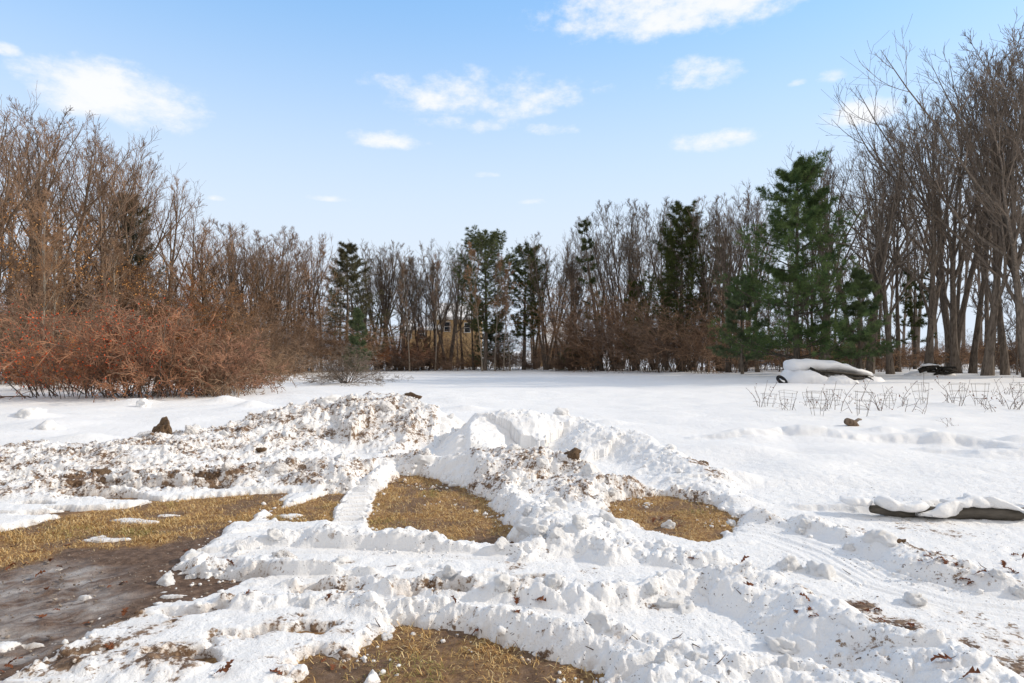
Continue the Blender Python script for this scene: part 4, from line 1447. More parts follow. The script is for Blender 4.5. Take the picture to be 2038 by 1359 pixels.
def stalk_parts(seed):
    r = np.random.default_rng(seed)
    out, tips = MB(), []
    n = r.integers(2, 5)
    for k in range(n):
        a = r.random() * 6.28
        p = np.array([r.normal(0, .05), r.normal(0, .05), -.08])
        d = norm(np.array([math.cos(a) * .35, math.sin(a) * .35, 1]))
        L = r.uniform(.4, .8)
        pts = [p]
        for j in range(7):
            d = norm(d + r.normal(0, .11, 3) + np.array([math.cos(a), math.sin(a), 0]) * .06)
            p = p + d * L / 7
            pts.append(p)
        out.tube(pts, np.linspace(.0065, .003, 8), 5)
        for j in range(r.integers(1, 5)):
            q = pts[r.integers(2, 7)]
            dd = norm(r.normal(0, 1, 3) + np.array([0, 0, .9]))
            e = q + dd * r.uniform(.08, .25)
            out.tube([q, (q + e) / 2 + r.normal(0, .012, 3), e], [.0036, .003, .0022], 4)
            tips.append(e)
    lv = leaf_cards(np.array(tips), .05, r)
    return [('stem', out.mesh('stem', M['stalk'], True)), ('leaf_foliage', lv.mesh('withered leaves', M['dead_leaf']))]


SP = [stalk_parts(600 + i) for i in range(7)]
r = np.random.default_rng(79)
STALK = [(1516, 815), (1525, 812), (1560, 820), (1572, 822), (1596, 812), (1622, 815), (1640, 825), (1652, 818), (1668, 824), (1690, 806), (1700, 828), (1712, 800), (1726, 815), (1750, 818), (1762, 800), (1790, 805), (1797, 808), (1812, 822), (1826, 828), (1840, 805),
         (1890, 806), (1915, 812), (1945, 812), (1962, 818), (1975, 824), (1990, 808), (1998, 812), (2015, 818), (2030, 820), (2020, 795), (1895, 853), (1885, 855), (1850, 785), (1975, 790), (2005, 785)]
for i, (px, pb) in enumerate(STALK):
    D = EYE * F / (pb - HZ)
    x = (px - CX) / F * D
    s_ = r.uniform(.75, 1.25) * (.45 if pb > 850 else 1)
    e = empty('dry_plant', (x, D, gz(x, D)), r.random() * 6.28, s_)
    for n_, me in SP[i % 7]:
        part(n_, me, e)
    tag(e, 'thin withered plant stalk sticking up through the snow of the garden' if pb < 850 else 'short dark weed tuft on the low snow drift', 'plant', 'withered garden stalks' if pb < 850 else 'weeds on the drift')

# ------------------------------------------------------------------ buried log on the verge
La, Lb = np.array([*gp(1722, 1010, .12), .13]), np.array([*gp(2050, 1024, .1), .1])
La[2] = EYE - (1012 - HZ) / F * La[1]
Lb[2] = EYE - (1026 - HZ) / F * Lb[1]
ts = np.linspace(0, 1, 9)
P = La[None] * (1 - ts[:, None]) + Lb[None] * ts[:, None] + np.random.default_rng(3).normal(0, .016, (9, 3))
lg = empty('buried_log', P[4])
part('log_body', MB().tube(P - P[4], [.035, .05, .056, .05, .058, .062, .054, .06, .045], 12).mesh('log body', M['wood'], True), lg)
for i, (pa, pb, rz_, ry_, dy, dz, lab) in enumerate([(1742, 1848, .05, .13, -.01, .055, 'long thick snow cake hiding the middle of the grey log'), (1815, 1918, .05, .12, -.04, .02, 'sagging snow cake covering the log down to the ground'),
                                                     (1885, 1990, .035, .13, .07, .085, 'torn snow slab on the thick part of the log'), (1940, 2090, .038, .14, .07, .085, 'snow cake on the log end by the frame edge'), (1680, 1745, .035, .12, .08, .05, 'small snow cushion behind the log tip')]):
    ta, tb = (np.interp(q, [1722, 2050], [0, 1]) + (min(q, 1722) - 1722) / 328 for q in (pa, pb))
    A, B = La * (1 - ta) + Lb * ta, La * (1 - tb) + Lb * tb
    ln = float(np.linalg.norm(B - A))
    pr = np.random.default_rng(40 + i).uniform(.9, 1.1, 9) * np.array([.5, .8, 1, 1, 1, 1, 1, .8, .5])
    o = link(bpy.data.objects.new('snow_cake', loft_snow('snow cake', np.linspace(-ln / 2, ln / 2, 9), np.zeros(9), rz_ * pr, ry_ * pr, 0, seed=50 + i, amp=.08)))
    o.location = (A + B) / 2 + np.array([0, dy, dz])
    o.rotation_euler = (0, 0, math.atan2(B[1] - A[1], B[0] - A[0]))
    tag(o, lab, 'snow lump', 'snow cakes along the log')
tag(lg, 'long grey weathered log half buried in the snow verge', 'log')

# ------------------------------------------------------------------ snow lumps, clods, leaves, sticks, grass
def ico(sub):
    import bmesh
    bm = bmesh.new()
    bmesh.ops.create_icosphere(bm, subdivisions=sub, radius=1)
    V = np.array([v.co[:] for v in bm.verts])
    T = np.array([[v.index for v in f.verts] for f in bm.faces])
    bm.free()
    return V, T


def n3(P, s, seed):
    return (perlin(P[:, 0] * s + seed, P[:, 1] * s + 3.1 * P[:, 2] * 0, seed) + perlin(P[:, 1] * s + 5 + seed, P[:, 2] * s, seed + 1) + perlin(P[:, 2] * s + 9, P[:, 0] * s, seed + 2)) / 1.7


def lump_mesh(name, seed, mat, amount=0.0, blocky=.35, rough=.34, sub=4):
    V, T = ico(sub)
    r = np.random.default_rng(seed)
    N = V.copy()
    for k in range(7):                      # a few broken facets
        d = norm(r.normal(0, 1, 3))
        h = r.uniform(.55, .9)
        over = np.maximum(0, N @ d - h)
        N -= over[:, None] * d * (blocky + .4)
    N *= (1 + rough * n3(V, 1.5, seed) + .17 * n3(V, 4.0, seed + 7) + .08 * n3(V, 10, seed + 13))[:, None]
    N *= np.array([1, .85, .72])
    return mesh_from(name, N, None, T, True, dict(amount=np.full(len(V), amount), litter=np.full(len(V), .12), dirt=np.zeros(len(V))), [mat])


LM = [lump_mesh('snow lump', 700 + i, M['snow'],   .1 * (i % 3 == 0), .3 + .1 * (i % 4)) for i in range(8)]
LMB = [lump_mesh('dirty snow lump', 750 + i, M['snow'], .4, .3) for i in range(3)]
CH = [
    # px, py (centre), D, radius, label, dirty
    (655, 822, 11.2, .2, 'big round pale snow lump on the slope of the dirty heap', 0), (300, 872, 9.6, .2, 'cracked snow block leaning on the brown frozen clod', 1), (62, 838, 14, .36, 'largest smooth snow lump on the field beyond the bank end', 0),
    (98, 872, 12, .26, 'wide smooth snow lump nearest the bank on the field edge', 0), (285, 806, 17, .22, 'small snow lump alone on the open field before the brambles', 0), (845, 940, 8.1, .15, 'grey shaded snow ball beside the tractor track', 0),
    (572, 880, 9.6, .16, 'upturned sharp snow block in the dirty bank', 0), (1103, 1012, 6.0, .14, 'round snow boulder standing between the two grass patches', 0), (1062, 1068, 5.2, .15, 'wide snow boulder at the edge of the middle grass patch', 0),
    (1215, 1050, 5.5, .12, 'snow lump touching the round grass patch', 0), (1755, 1092, 4.75, .14, 'large broken snow block by the smooth ploughed lane', 0), (1822, 1192, 3.85, .07, 'pointed upright snow shard by the ploughed lane', 0),
    (568, 1118, 4.55, .11, 'stained snow block on the windrow near the driveway', 1), (1568, 1132, 4.45, .1, 'round snow ball on top of the long windrow', 0), (1640, 1145, 4.35, .13, 'broad snow block on top of the long windrow', 0),
    (1190, 1302, 3.35, .1, 'large snow ball low on the front windrow', 0), (1370, 1228, 3.75, .09, 'flat-faced snow block on the middle of the front slope', 0), (1560, 1325, 3.25, .09, 'smooth snow ball near the bottom corner slope', 0), (545, 808, 12, .16, 'snow lump on the crest where the bank joins the heap', 1),
    (1120, 822, 10.4, .14, 'snow block capping the white mound', 0), (1228, 852, 10.0, .14, 'knobbly snow lump on the shoulder of the white mound', 0), (1330, 880, 9.2, .13, 'snow lump on the ridge trailing from the white mound', 0), (385, 1120, 4.75, .09, 'snow ball at the windrow tip on the mud', 0),
    (1620, 1232, 3.8, .12, 'tilted snow slab on the leaf-strewn slope', 0),    
]
for i, (px, py, D, rad, lab, dirty) in enumerate(CH):
    x = (px - CX) / F * D
    z = gz(x, D)
    zz = min(EYE - (py - HZ) / F * D, z + rad * .25)
    zz = max(zz, z - rad * .3)
    o = link(bpy.data.objects.new('snow_lump', (LMB[i % 3] if dirty else LM[i % 8])))
    o.location = (x, D, zz)
    o.rotation_euler = (random.gauss(0, .3), random.gauss(0, .3), random.random() * 6.28)
    o.scale = (rad, rad, rad)
    tag(o, lab, 'snow lump', 'snow lumps')
r = np.random.default_rng(81)
names_r = {'bank': ('on the dirty bank', 1), 'mound_front': ('on the front of the white mound', 0), 'neck': ('between the two grass patches', 0), 'row_back': ('on the back windrow by the grass', 0), 'row_mid': ('on the long windrow', 0), 'row_front': ('on the front windrow', 0),
           'verge': ('on the verge of the ploughed lane', 0), 'apron': ('at the foot of the dirty bank', 1)}
for k, (w, dirty) in names_r.items():
    P = RIDGES[k]['w']
    n = {'bank': 16, 'apron': 10, 'mound_front': 6, 'neck': 6, 'row_back': 9, 'row_mid': 12, 'row_front': 8, 'verge': 7}[k]
    for i in range(n):
        f_ = r.random() * (len(P) - 1)
        a = int(f_)
        q = P[a] * (1 - f_ + a) + P[a + 1] * (f_ - a)
        x, y = q[0] + r.normal(0, .12), q[1] + (r.normal(0, .12) if k not in ('bank', 'mound_front') else -abs(r.normal(0, .9)))
        if abs(x / max(y, .1)) > .9 or y < 2.9:
            continue
        rad = r.uniform(.035, .085) * (1.5 if y > 7 else 1)
        o = link(bpy.data.objects.new('snow_lump', (LMB[i % 3] if dirty and i % 2 else LM[r.integers(8)])))
        o.location = (x, y, gz(x, y) + rad * r.uniform(-.35, .25))
        o.rotation_euler = (r.normal(0, .5), r.normal(0, .5), r.random() * 6.28)
        o.scale = (rad,) * 3
        tag(o, 'small crumbled snow lump ' + w, 'snow lump', 'small lumps ' + w)
MUD = [(327, 862, 9.4, .2, 'tall brown frozen soil clod standing up in the snow bank', 900), (965, 900, 8.5, .16, 'dark brown soil clod on the near corner of the white mound', 901), (1398, 938, 8.2, .1, 'dark leafy soil clod at the tail of the white mound', 902), (1788, 1082, 4.75, .07, 'upright dark clump of roots beside the broken snow block', 903),
       (820, 800, 11.3, .14, 'dark soil clod on top of the tall dirty heap', 904), (200, 965, 7.5, .12, 'brown soil clod at the foot of the dirty bank', 905), (520, 900, 9.0, .1, 'brown soil clod in the middle of the dirty bank', 906), (1140, 962, 7.4, .12, 'flat dark soil clod on the front of the white mound', 907)]
for px, py, D, rad, lab, sd_ in MUD:
    x = (px - CX) / F * D
    z = gz(x, D)
    me = lump_mesh('frozen clod', sd_, M['mud'], 0, .25, .5)
    o = link(bpy.data.objects.new('soil_clod', me))
    o.location = (x, D, max(z, min(EYE - (py - HZ) / F * D, z + rad * .5)))
    o.rotation_euler = (0, random.gauss(0, .25), random.random() * 6.28)
    o.scale = (rad * (.8 if sd_ == 900 else 1.1), rad * .8, rad * (1.35 if sd_ == 900 else .75))
    tag(o, lab, 'soil clod', 'frozen soil clods')
sx, sy = (1698 - CX) / F * 12.6, 12.6
st = empty('wood_stump', (sx, sy, gz(sx, sy) - .0), .5)
part('stump_body', MB().tube([(-.2, 0, .1), (0, 0, .03), (.17, .03, -.05)], [.07, .085, .06], 10).mesh('stump body', M['bark_warm'], True), st)
part('branch_stub', MB().tube([(.02, 0, .06), (.14, -.02, .12), (.26, 0, .11)], [.035, .028, .02], 7).mesh('branch stub', M['bark'], True), st)
tag(st, 'brown broken wood stump poking from the smooth drift', 'wood stump')


def oak_leaf(seed):
    r = np.random.default_rng(seed)
    n = 9
    L = 1.0
    V, T = [], []
    mid = []
    for i in range(n):
        t = i / (n - 1)
        z = .16 * math.sin(t * 3) * r.uniform(.6, 1.4)
        mid.append(np.array([t * L, .05 * math.sin(t * 4 + seed), z]))
    V += mid
    for sgn in (-1, 1):
        base = len(V)
        for i in range(n):
            t = i / (n - 1)
            env = .36 * math.sin(min(1, t * .92 + .06) * 3.1416) ** .7
            lob = 1.0 if i % 2 else .34
            V.append(mid[i] + np.array([.06 * (i % 2), sgn * env * lob, .14 * lob * r.uniform(-.2, 1) * (.6 + abs(math.sin(seed)))]))
        for i in range(n - 1):
            a, b, c, d = i, i + 1, base + i + 1, base + i
            T += [[a, b, c], [a, c, d]] if sgn > 0 else [[a, c, b], [a, d, c]]
    m = MB().add(V, None, T)
    return [('blade', m.mesh('leaf blade', M['dead_leaf'])), ('stem', MB().tube([(-.3, .02, .05), (-.14, 0, .01), (0, 0, 0)], [.012, .014, .014], 4).mesh('leaf stem', M['stalk'], True))]


OL = [oak_leaf(i) for i in range(6)]


def leaf_at(px, py, size, label, group, i, D=None):
    z = .1
    for _ in range(6):                       # find where the ground meets this line of sight
        D = (EYE - z) * F / (py - HZ)
        x = (px - CX) / F * D
        z = z * .4 + .6 * gz(x, D)
    e = empty('oak_leaf', (x, D, gz(x, D) + .004), random.random() * 6.28, size)
    e.rotation_euler = (random.gauss(0, .35), random.gauss(-.1, .35), random.random() * 6.28)
    for n_, me in OL[i % 6]:
        part(n_, me, e)
    tag(e, label, 'leaf', group)


SOLO = [(960, 1172, 'largest rust oak leaf flat on the middle windrow'), (655, 1184, 'red oak leaf curled on the snow toward the driveway'), (1064, 1197, 'oak leaf with a long stem on the windrow'), (1028, 1203, 'small curled oak leaf beside the long-stemmed one'), (1032, 1222, 'oak leaf just below the long-stemmed one'),
        (907, 1200, 'tiny oak leaf standing on edge in the snow'), (1370, 1104, 'dark curled oak leaf on the back windrow'), (1893, 1313, 'red leaf alone on the big corner slope'), (1917, 1352, 'tall folded leaf at the bottom edge of the slope'), (1926, 1292, 'crumpled leaf high on the big corner slope'),
        (1744, 1015, 'orange leaf stuck at the log end'), (1920, 1027, 'orange leaf lying on the grey log'), (1585, 1038, 'dark leaf at the start of the ploughed lane'), (226, 1289, 'thin red leaf on the snow hump by the driveway'), (464, 1127, 'brown leaf on the windrow tip by the mud'), (372, 1096, 'pale leaf at the mud edge of the windrow'),
        (488, 1184, 'curled leaf where the sled marks begin'), (1375, 988, 'oak leaf over the rim of the round grass patch'), (1475, 1120, 'small leaf at the lane mouth'), (940, 1250, 'leaf clump on the edge above the front grass'), (1060, 1288, 'flat brown leaf by the front grass edge'), (1500, 1166, 'dark leaf on the long windrow')]
for i, (px, py, lab) in enumerate(SOLO):
    leaf_at(px, py, random.uniform(.06, .085), lab, None, i)
HEAPS = [([(1835, 1118), (1850, 1108), (1862, 1104), (1875, 1112), (1888, 1118), (1900, 1122), (1870, 1130), (1912, 1135), (1925, 1140), (1940, 1143), (1895, 1108), (1858, 1120), (1845, 1126), (1880, 1124), (1905, 1142)], 'dead leaf in the dark litter heap beside the ploughed lane'),
         ([(2000, 1130), (2012, 1137), (2028, 1106), (2035, 1112), (1995, 1122), (2020, 1140)], 'reddish leaf at the lane end near the frame edge'),
         ([(1612, 1198), (1619, 1222), (1608, 1216), (1625, 1228), (1580, 1215), (1700, 1205), (1720, 1215), (1738, 1214), (1762, 1240), (1798, 1245), (1815, 1250)], 'dead leaf in the dark patches on the big corner slope'),
         ([(1315, 1035), (1330, 1042), (1322, 1050), (1335, 1030), (1345, 1052), (1300, 1040)], 'dead leaf lying on the round grass patch'),
         ([(9, 1339), (17, 1322), (25, 1330)], 'bright orange leaf in the bottom corner of the driveway'),
         ([(71, 1227), (213, 1170), (253, 1160), (160, 1244), (245, 1226), (120, 1215), (90, 1175), (40, 1180), (70, 1150)], 'brown leaf lying on the icy driveway mud'),
         ([(108, 1062), (52, 1121), (32, 1124), (20, 1090), (70, 1095), (140, 1085), (150, 1050), (10, 1135), (100, 1118), (125, 1130)], 'brown leaf at the muddy edge of the thawed lawn'),
         ([(210, 962), (190, 968), (225, 955), (60, 985), (40, 975), (300, 940), (480, 930), (380, 905), (620, 935)], 'dead leaf frozen into the foot of the dirty bank'),
         ([(640, 1320), (660, 1335), (690, 1330), (560, 1345), (450, 1340), (425, 1345)], 'dead leaf on the melting snow at the bottom edge')]
for pts, lab in HEAPS:
    for i, (px, py) in enumerate(pts):
        leaf_at(px, py, random.uniform(.04, .075), lab, lab + 's', i + 2)
r = np.random.default_rng(82)
for i in range(20):
    px, py = r.uniform(620, 2030), r.uniform(1110, 1350)
    z = .1
    for _ in range(4):
        D = (EYE - z) * F / (py - HZ)
        x = (px - CX) / F * D
        z = gz(x, D)
    L = r.uniform(.03, .07)
    a, el = r.random() * 6.28, r.uniform(0, .7)
    d = np.array([math.cos(a) * math.cos(el), math.sin(a) * math.cos(el), math.sin(el)])
    o = link(bpy.data.objects.new('dry_twig', MB().tube([-d * .01, d * L * .5 + r.normal(0, .004, 3), d * L], [.0028, .0024, .0015], 5).mesh('dry twig', M['stalk'], True)))
    o.location = (x, D, z + .003)
    tag(o, 'short dark twig stuck in the ploughed snow of the windrows', 'twig', 'twigs in the snow')


def scatter(n, dens, box, seed):
    r = np.random.default_rng(seed)
    x, y = r.uniform(box[0], box[1], n), r.uniform(box[2], box[3], n)
    k = r.random(n) < dens(x, y)
    k &= np.abs(x) < y * .95
    return x[k], y[k], r


def build_grass():
    def dens(x, y):
        d = sst(.02, -.04, bare_sd(x, y)) * grass_mask(x, y)
        return np.where(d > 0, d * (.35 + .65 * sst(-.3, .3, fbm(x * 5, y * 5, 171, 3))), 0)
    xs, ys = [], []
    for b, n in (((-9, 4, 5.2, 9.5), 330000), ((-2, 1.5, 2.9, 4.6), 42000), ((-6, -1, 4, 6), 60000)):
        x, y, r = scatter(n, dens, b, 83 + int(n % 97))
        xs.append(x)
        ys.append(y)
    x, y = np.concatenate(xs), np.concatenate(ys)
    z = base_z(x, y) + .012 * fbm(x * 5, y * 5, 141, 4) - .006
    n = len(x)
    r = np.random.default_rng(84)
    a = r.random(n) * 6.283 + 1.2 * fbm(x * 2, y * 2, 173, 2)
    el = r.uniform(.05, .9, n)
    L = r.uniform(.028, .085, n)
    d = np.stack([np.cos(a) * np.cos(el), np.sin(a) * np.cos(el), np.sin(el)], 1)
    sd = norm(np.cross(d, np.array([0, 0, 1.]))) * r.uniform(.0012, .0026, n)[:, None]
    p = np.stack([x, y, z], 1)
    m_ = p + d * (L * .55)[:, None] + np.array([0, 0, .004])
    t = p + d * L[:, None] - np.array([0, 0, 1.]) * (L * .25)[:, None]
    V = np.stack([p - sd, p + sd, m_ + sd * .8, m_ - sd * .8, t], 1).reshape(-1, 3)
    i = np.arange(n)[:, None] * 5
    rv = np.repeat(r.random(n), 5)
    gr = np.repeat(sst(.1, .6, fbm(x * 1.2, y * 1.2, 175, 3)), 5)
    me = mesh_from('dry grass', V, (i + np.array([[0, 1, 2, 3]])), (i + np.array([[3, 2, 4]])), False, dict(rnd=rv, green=gr), [m_grass()])
    tag(link(bpy.data.objects.new('dry_grass', me)), 'flattened straw-coloured grass on the thawed patches', 'grass', None, 'stuff')


def m_grass():
    m, nt, b = nodes('dry grass')
    c = ramp(nt, attr(nt, 'rnd'), [(.08, (.2, .095, .035)), (.35, (.5, .3, .11)), (.7, (.68, .46, .19)), (.96, (.8, .64, .36))])
    g = mth(nt, 'MULTIPLY', attr(nt, 'green'), mth(nt, 'GREATER_THAN', mth(nt, 'FRACT', mth(nt, 'MULTIPLY', attr(nt, 'rnd'), 13.7)), .5))
    c = mixc(nt, mth(nt, 'MULTIPLY', g, .75), c, (.17, .19, .045))
    nt.links.new(c, b.inputs['Base Color'])
    b.inputs['Roughness'].default_value = .7
    b.inputs['Specular IOR Level'].default_value = .2
    return m


build_grass()


def build_crumbs():
    """loose granular snow on the ploughed heaps and spilled along their edges"""
    r = np.random.default_rng(85)
    xs, ys = [], []
    for b, n in (((-3.5, 5, 3, 6.5), 60000), ((-9, 6, 6.2, 12.5), 110000)):
        x, y = r.uniform(b[0], b[1], n), r.uniform(b[2], b[3], n)
        k = np.abs(x) < y * .92
        x, y = x[k], y[k]
        f = snow_field(x, y)
        bd = bare_sd(x, y)
        pr = np.clip(f['rough'] * .2 * sst(-.2, .5, fbm(x * 2, y * 2, 181, 3)), 0, 1) + .05 * np.exp(-(bd / .09) ** 2) * (y < 8.5)
        k = r.random(len(x)) < pr
        xs.append(x[k])
        ys.append(y[k])
    x, y = np.concatenate(xs), np.concatenate(ys)
    n = len(x)
    z = ground_z(x, y)
    V0, T0 = ico(1)
    size = np.clip(r.lognormal(-4.75, .55, n), .004, .03) * np.where(y > 7, 1.5, 1)
    shapes = [norm(V0) * (1 + .45 * np.random.default_rng(900 + i).normal(0, 1, (len(V0), 1)).clip(-1.2, 1.2) * .5) * np.array([1, .8 + .05 * i, .65 + .05 * i]) for i in range(6)]
    pick = r.integers(0, 6, n)
    a = r.random(n) * 6.283
    ca, sa = np.cos(a), np.sin(a)
    S = np.array(shapes)[pick]
    W = np.stack([S[..., 0] * ca[:, None] - S[..., 1] * sa[:, None], S[..., 0] * sa[:, None] + S[..., 1] * ca[:, None], S[..., 2]], -1) * size[:, None, None]
    W += np.stack([x, y, z + size * .3], 1)[:, None, :]
    T = (T0[None] + (np.arange(n) * len(V0))[:, None, None]).reshape(-1, 3)
    am = np.repeat(np.clip(snow_field(x, y)['amount'], 0, 1), len(V0))
    me = mesh_from('snow crumbs', W.reshape(-1, 3), None, T, True, dict(amount=am, dirt=am * 0, litter=am * 0), [M['snow']])
    tag(link(bpy.data.objects.new('loose_snow', me)), 'loose granular snow scattered over the ploughed heaps', 'snow', None, 'stuff')



def build_gravel():
    """grit and small stones trodden into the drive"""
    r = np.random.default_rng(86)
    x, y = r.uniform(-6, -.5, 9000), r.uniform(3.0, 6.2, 9000)
    k = (np.abs(x) < y * .95) & (bare_sd(x, y) < -.02) & (r.random(9000) < .5 * (1 - .85 * grass_mask(x, y)))
    x, y = x[k], y[k]
    n = len(x)
    V0, T0 = ico(1)
    size = np.clip(r.lognormal(-5.3, .5, n), .0025, .016)
    V = V0[None] * (1 + .25 * r.normal(0, 1, (n, len(V0), 1)).clip(-1.5, 1.5)) * np.array([1, .8, .6]) * size[:, None, None]
    z = base_z(x, y) - .012 * wet_mask(x, y) + .012 * fbm(x * 5, y * 5, 141, 4) + wet_mask(x, y) * .01
    V = V + np.stack([x, y, z], 1)[:, None, :]
    T = (T0[None] + (np.arange(n) * len(V0))[:, None, None]).reshape(-1, 3)
    me = mesh_from('gravel', V.reshape(-1, 3), None, T, False, None, [M['grit']])
    tag(link(bpy.data.objects.new('gravel', me)), 'grit and small stones trodden into the muddy driveway', 'gravel', None, 'stuff')


build_crumbs()
build_gravel()

# ------------------------------------------------------------------ world, sun, camera
SUN_EL, SUN_AZ = RAD(28), RAD(82)          # azimuth clockwise from the view direction (+Y)


def build_world():
    w = bpy.data.worlds.new('World')
    scene.world = w
    w.use_nodes = True
    nt = w.node_tree
    bg = nt.nodes['Background']
    sky = nt.nodes.new('ShaderNodeTexSky')
    sky.sky_type = 'NISHITA'
    sky.sun_disc = False
    sky.sun_elevation = SUN_EL
    sky.sun_rotation = SUN_AZ
    sky.air_density = 1.0
    sky.dust_density = .6
    sky.ozone_density = 1.6
    L = nt.links.new

    def math_(op, a, b=None, clamp=False):
        n = nt.nodes.new('ShaderNodeMath')
        n.operation = op
        n.use_clamp = clamp
        for i, v in enumerate((a, b)):
            if v is None:
                continue
            if isinstance(v, (int, float)):
                n.inputs[i].default_value = v
            else:
                L(v, n.inputs[i])
        return n.outputs[0]

    tc = nt.nodes.new('ShaderNodeTexCoord')
    sep = nt.nodes.new('ShaderNodeSeparateXYZ')
    L(tc.outputs['Generated'], sep.inputs[0])
    az = math_('ARCTAN2', sep.outputs[0], sep.outputs[1])
    el = math_('ARCSINE', sep.outputs[2])
    cmb = nt.nodes.new('ShaderNodeCombineXYZ')
    L(az, cmb.inputs[0])
    L(el, cmb.inputs[1])

    def noise_(scale, stretch, detail, off=0.0):
        mp = nt.nodes.new('ShaderNodeMapping')
        mp.inputs['Scale'].default_value = (1, stretch, 1)
        mp.inputs['Location'].default_value = (off, off * .7, off * .3)
        L(cmb.outputs[0], mp.inputs[0])
        n = nt.nodes.new('ShaderNodeTexNoise')
        n.inputs['Scale'].default_value = scale
        n.inputs['Detail'].default_value = detail
        n.inputs['Roughness'].default_value = .64
        L(mp.outputs[0], n.inputs['Vector'])
        return n.outputs['Fac']
    n1 = noise_(11, 2.0, 7)
    n2 = noise_(34, 1.5, 6, 3.1)
    # clouds: (px, py, half width, half height, strength)
    CL = [(235, 195, 190, 62, 1.0), (330, 212, 90, 40, .35), (950, 195, 240, 50, .62), (1070, 180, 110, 40, .3), (780, 280, 95, 22, .62), (1330, 22, 250, 60, 1.0), (1395, 150, 95, 36, .7), (1655, 152, 40, 16, .62), (1715, 228, 95, 30, .85),
          (1430, 282, 105, 24, .8), (10, 98, 45, 18, .6), (930, 248, 120, 24, .3), (970, 350, 35, 9, .5), (650, 395, 60, 10, .35), (1105, 258, 75, 18, .28), (1590, 165, 30, 10, .3), (430, 395, 30, 8, .3), (1060, 402, 40, 9, .3)]
    acc = None
    for px, py, a, b, s in CL:
        u, v = (px - CX) / F, (HZ - py) / F
        A, E = math.atan(u), math.atan(v * math.cos(math.atan(u)))
        wa, wb = a / F * math.cos(A) ** 2, b / F * math.cos(A)
        dx = math_('MULTIPLY', math_('SUBTRACT', az, A), 1 / wa)
        dy = math_('MULTIPLY', math_('SUBTRACT', el, E), 1 / wb)
        # flatter below than above
        dy = math_('MULTIPLY', dy, math_('ADD', 1.0, math_('MULTIPLY', math_('LESS_THAN', dy, 0.0), .35)))
        r2 = math_('ADD', math_('MULTIPLY', dx, dx), math_('MULTIPLY', dy, dy))
        e = math_('MULTIPLY', math_('MAXIMUM', math_('SUBTRACT', 1.0, r2), -1.0), 1.0)
        e = math_('ADD', e, s - 1.0)
        acc = e if acc is None else math_('MAXIMUM', acc, e)
    dens = math_('ADD', acc, math_('ADD', math_('MULTIPLY', math_('SUBTRACT', n1, .5), 3.4), math_('MULTIPLY', math_('SUBTRACT', n2, .5), 1.5)))
    mr = nt.nodes.new('ShaderNodeMapRange')
    mr.interpolation_type = 'SMOOTHSTEP'
    mr.inputs['From Min'].default_value = -.35
    mr.inputs['From Max'].default_value = 1.2
    L(dens, mr.inputs[0])
    front = math_('GREATER_THAN', sep.outputs[1], .2)
    fac = math_('MULTIPLY', math_('MULTIPLY', mr.outputs[0], front), .92)
    # unseen cloud added overhead and behind, tinted warm to neutralise the blue fill
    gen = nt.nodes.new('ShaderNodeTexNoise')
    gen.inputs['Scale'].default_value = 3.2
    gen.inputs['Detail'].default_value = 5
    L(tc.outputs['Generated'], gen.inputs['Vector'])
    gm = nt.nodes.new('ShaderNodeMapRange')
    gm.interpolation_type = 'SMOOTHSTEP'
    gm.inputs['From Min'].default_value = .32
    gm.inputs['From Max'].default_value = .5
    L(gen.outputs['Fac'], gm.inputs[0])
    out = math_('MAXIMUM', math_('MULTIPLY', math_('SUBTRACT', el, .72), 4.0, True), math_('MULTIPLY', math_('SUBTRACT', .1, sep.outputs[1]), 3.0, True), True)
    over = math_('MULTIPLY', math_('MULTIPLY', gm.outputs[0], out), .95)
    # clear-air sky, whitening towards the horizon
    hs = nt.nodes.new('ShaderNodeMix')
    hs.data_type = 'RGBA'
    hs.blend_type = 'MULTIPLY'
    hs.inputs[0].default_value = 1.0
    hs.inputs[7].default_value = SKY_TINT
    L(sky.outputs[0], hs.inputs[6])
    hz = nt.nodes.new('ShaderNodeMapRange')
    hz.interpolation_type = 'SMOOTHSTEP'
    hz.inputs['From Min'].default_value = .1
    hz.inputs['From Max'].default_value = .58
    hz.inputs['To Min'].default_value = 1.0
    hz.inputs['To Max'].default_value = .0
    L(el, hz.inputs[0])
    hm = nt.nodes.new('ShaderNodeMix')
    hm.data_type = 'RGBA'
    L(hz.outputs[0], hm.inputs[0])
    zb = nt.nodes.new('ShaderNodeMix')
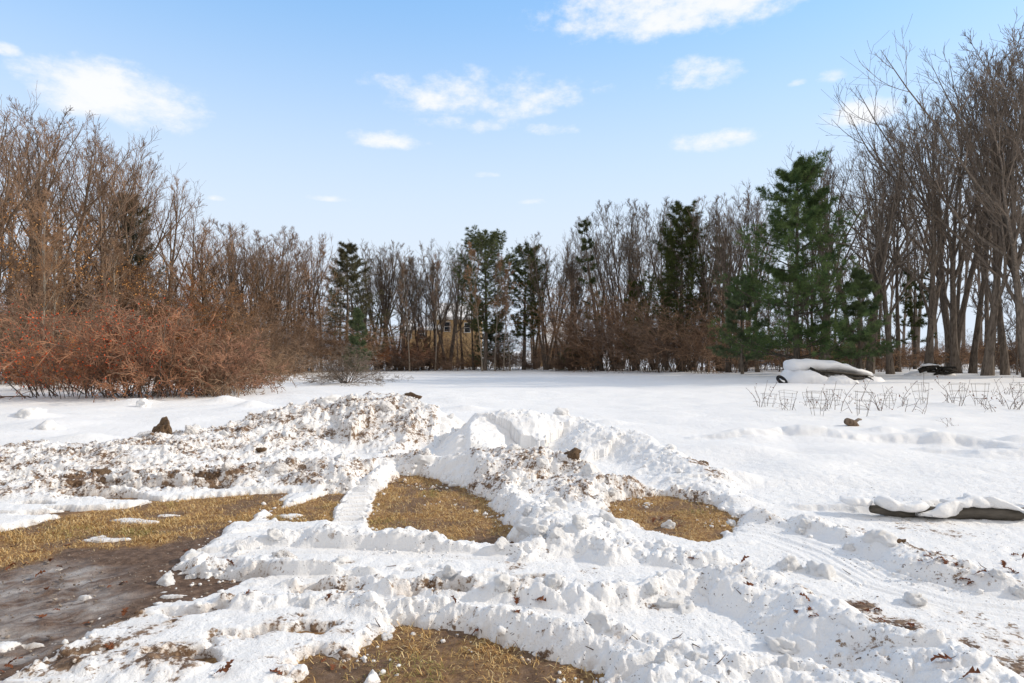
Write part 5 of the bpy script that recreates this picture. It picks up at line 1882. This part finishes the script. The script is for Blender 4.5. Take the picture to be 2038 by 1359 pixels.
    zb.data_type = 'RGBA'
    zb.inputs[0].default_value = .6
    zb.inputs[7].default_value = CLEAR_BLUE
    L(hs.outputs[2], zb.inputs[6])
    L(zb.outputs[2], hm.inputs[6])
    hm.inputs[7].default_value = HAZE_WHITE
    mx = nt.nodes.new('ShaderNodeMix')
    mx.data_type = 'RGBA'
    L(fac, mx.inputs[0])
    L(hm.outputs[2], mx.inputs[6])
    mx.inputs[7].default_value = CLOUD
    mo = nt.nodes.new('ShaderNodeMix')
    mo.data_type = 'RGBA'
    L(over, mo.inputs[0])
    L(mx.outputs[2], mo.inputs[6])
    mo.inputs[7].default_value = OVERHEAD_FILL
    L(mo.outputs[2], bg.inputs['Color'])
    bg.inputs['Strength'].default_value = SKY_STRENGTH


CLEAR_BLUE = (1.5, 2.95, 5.0, 1)
HAZE_WHITE = (3.9, 4.4, 5.05, 1)
OVERHEAD_FILL = (4.0, 3.65, 3.3, 1)
SKY_STRENGTH = .15
SKY_TINT = (1.03, 1.38, 1.52, 1)
CLOUD = (5.1, 5.12, 5.2, 1)
build_world()
ld = bpy.data.lights.new('sun', 'SUN')
ld.energy = 2.55
ld.angle = RAD(.8)
ld.color = (1, .88, .72)
sun = link(bpy.data.objects.new('sun', ld))
from mathutils import Vector
sd = Vector((math.sin(SUN_AZ) * math.cos(SUN_EL), math.cos(SUN_AZ) * math.cos(SUN_EL), math.sin(SUN_EL)))
sun.rotation_euler = sd.to_track_quat('Z', 'Y').to_euler()
sun.location = (20, -10, 30)

cam = bpy.data.cameras.new('camera')
cam.sensor_width = 36
cam.lens = 36 * F / 2038
cam.shift_y = (HZ - 679.5) / 2038
cam.clip_start = .05
cam.clip_end = 3000
co = link(bpy.data.objects.new('camera', cam))
co.location = (0, 0, EYE)
co.rotation_euler = (RAD(90), 0, 0)
scene.camera = co
scene.view_settings.view_transform = 'Standard'
scene.view_settings.look = 'None'
scene.view_settings.exposure = .4
scene.view_settings.gamma = 1
scene.cycles.max_bounces = 6
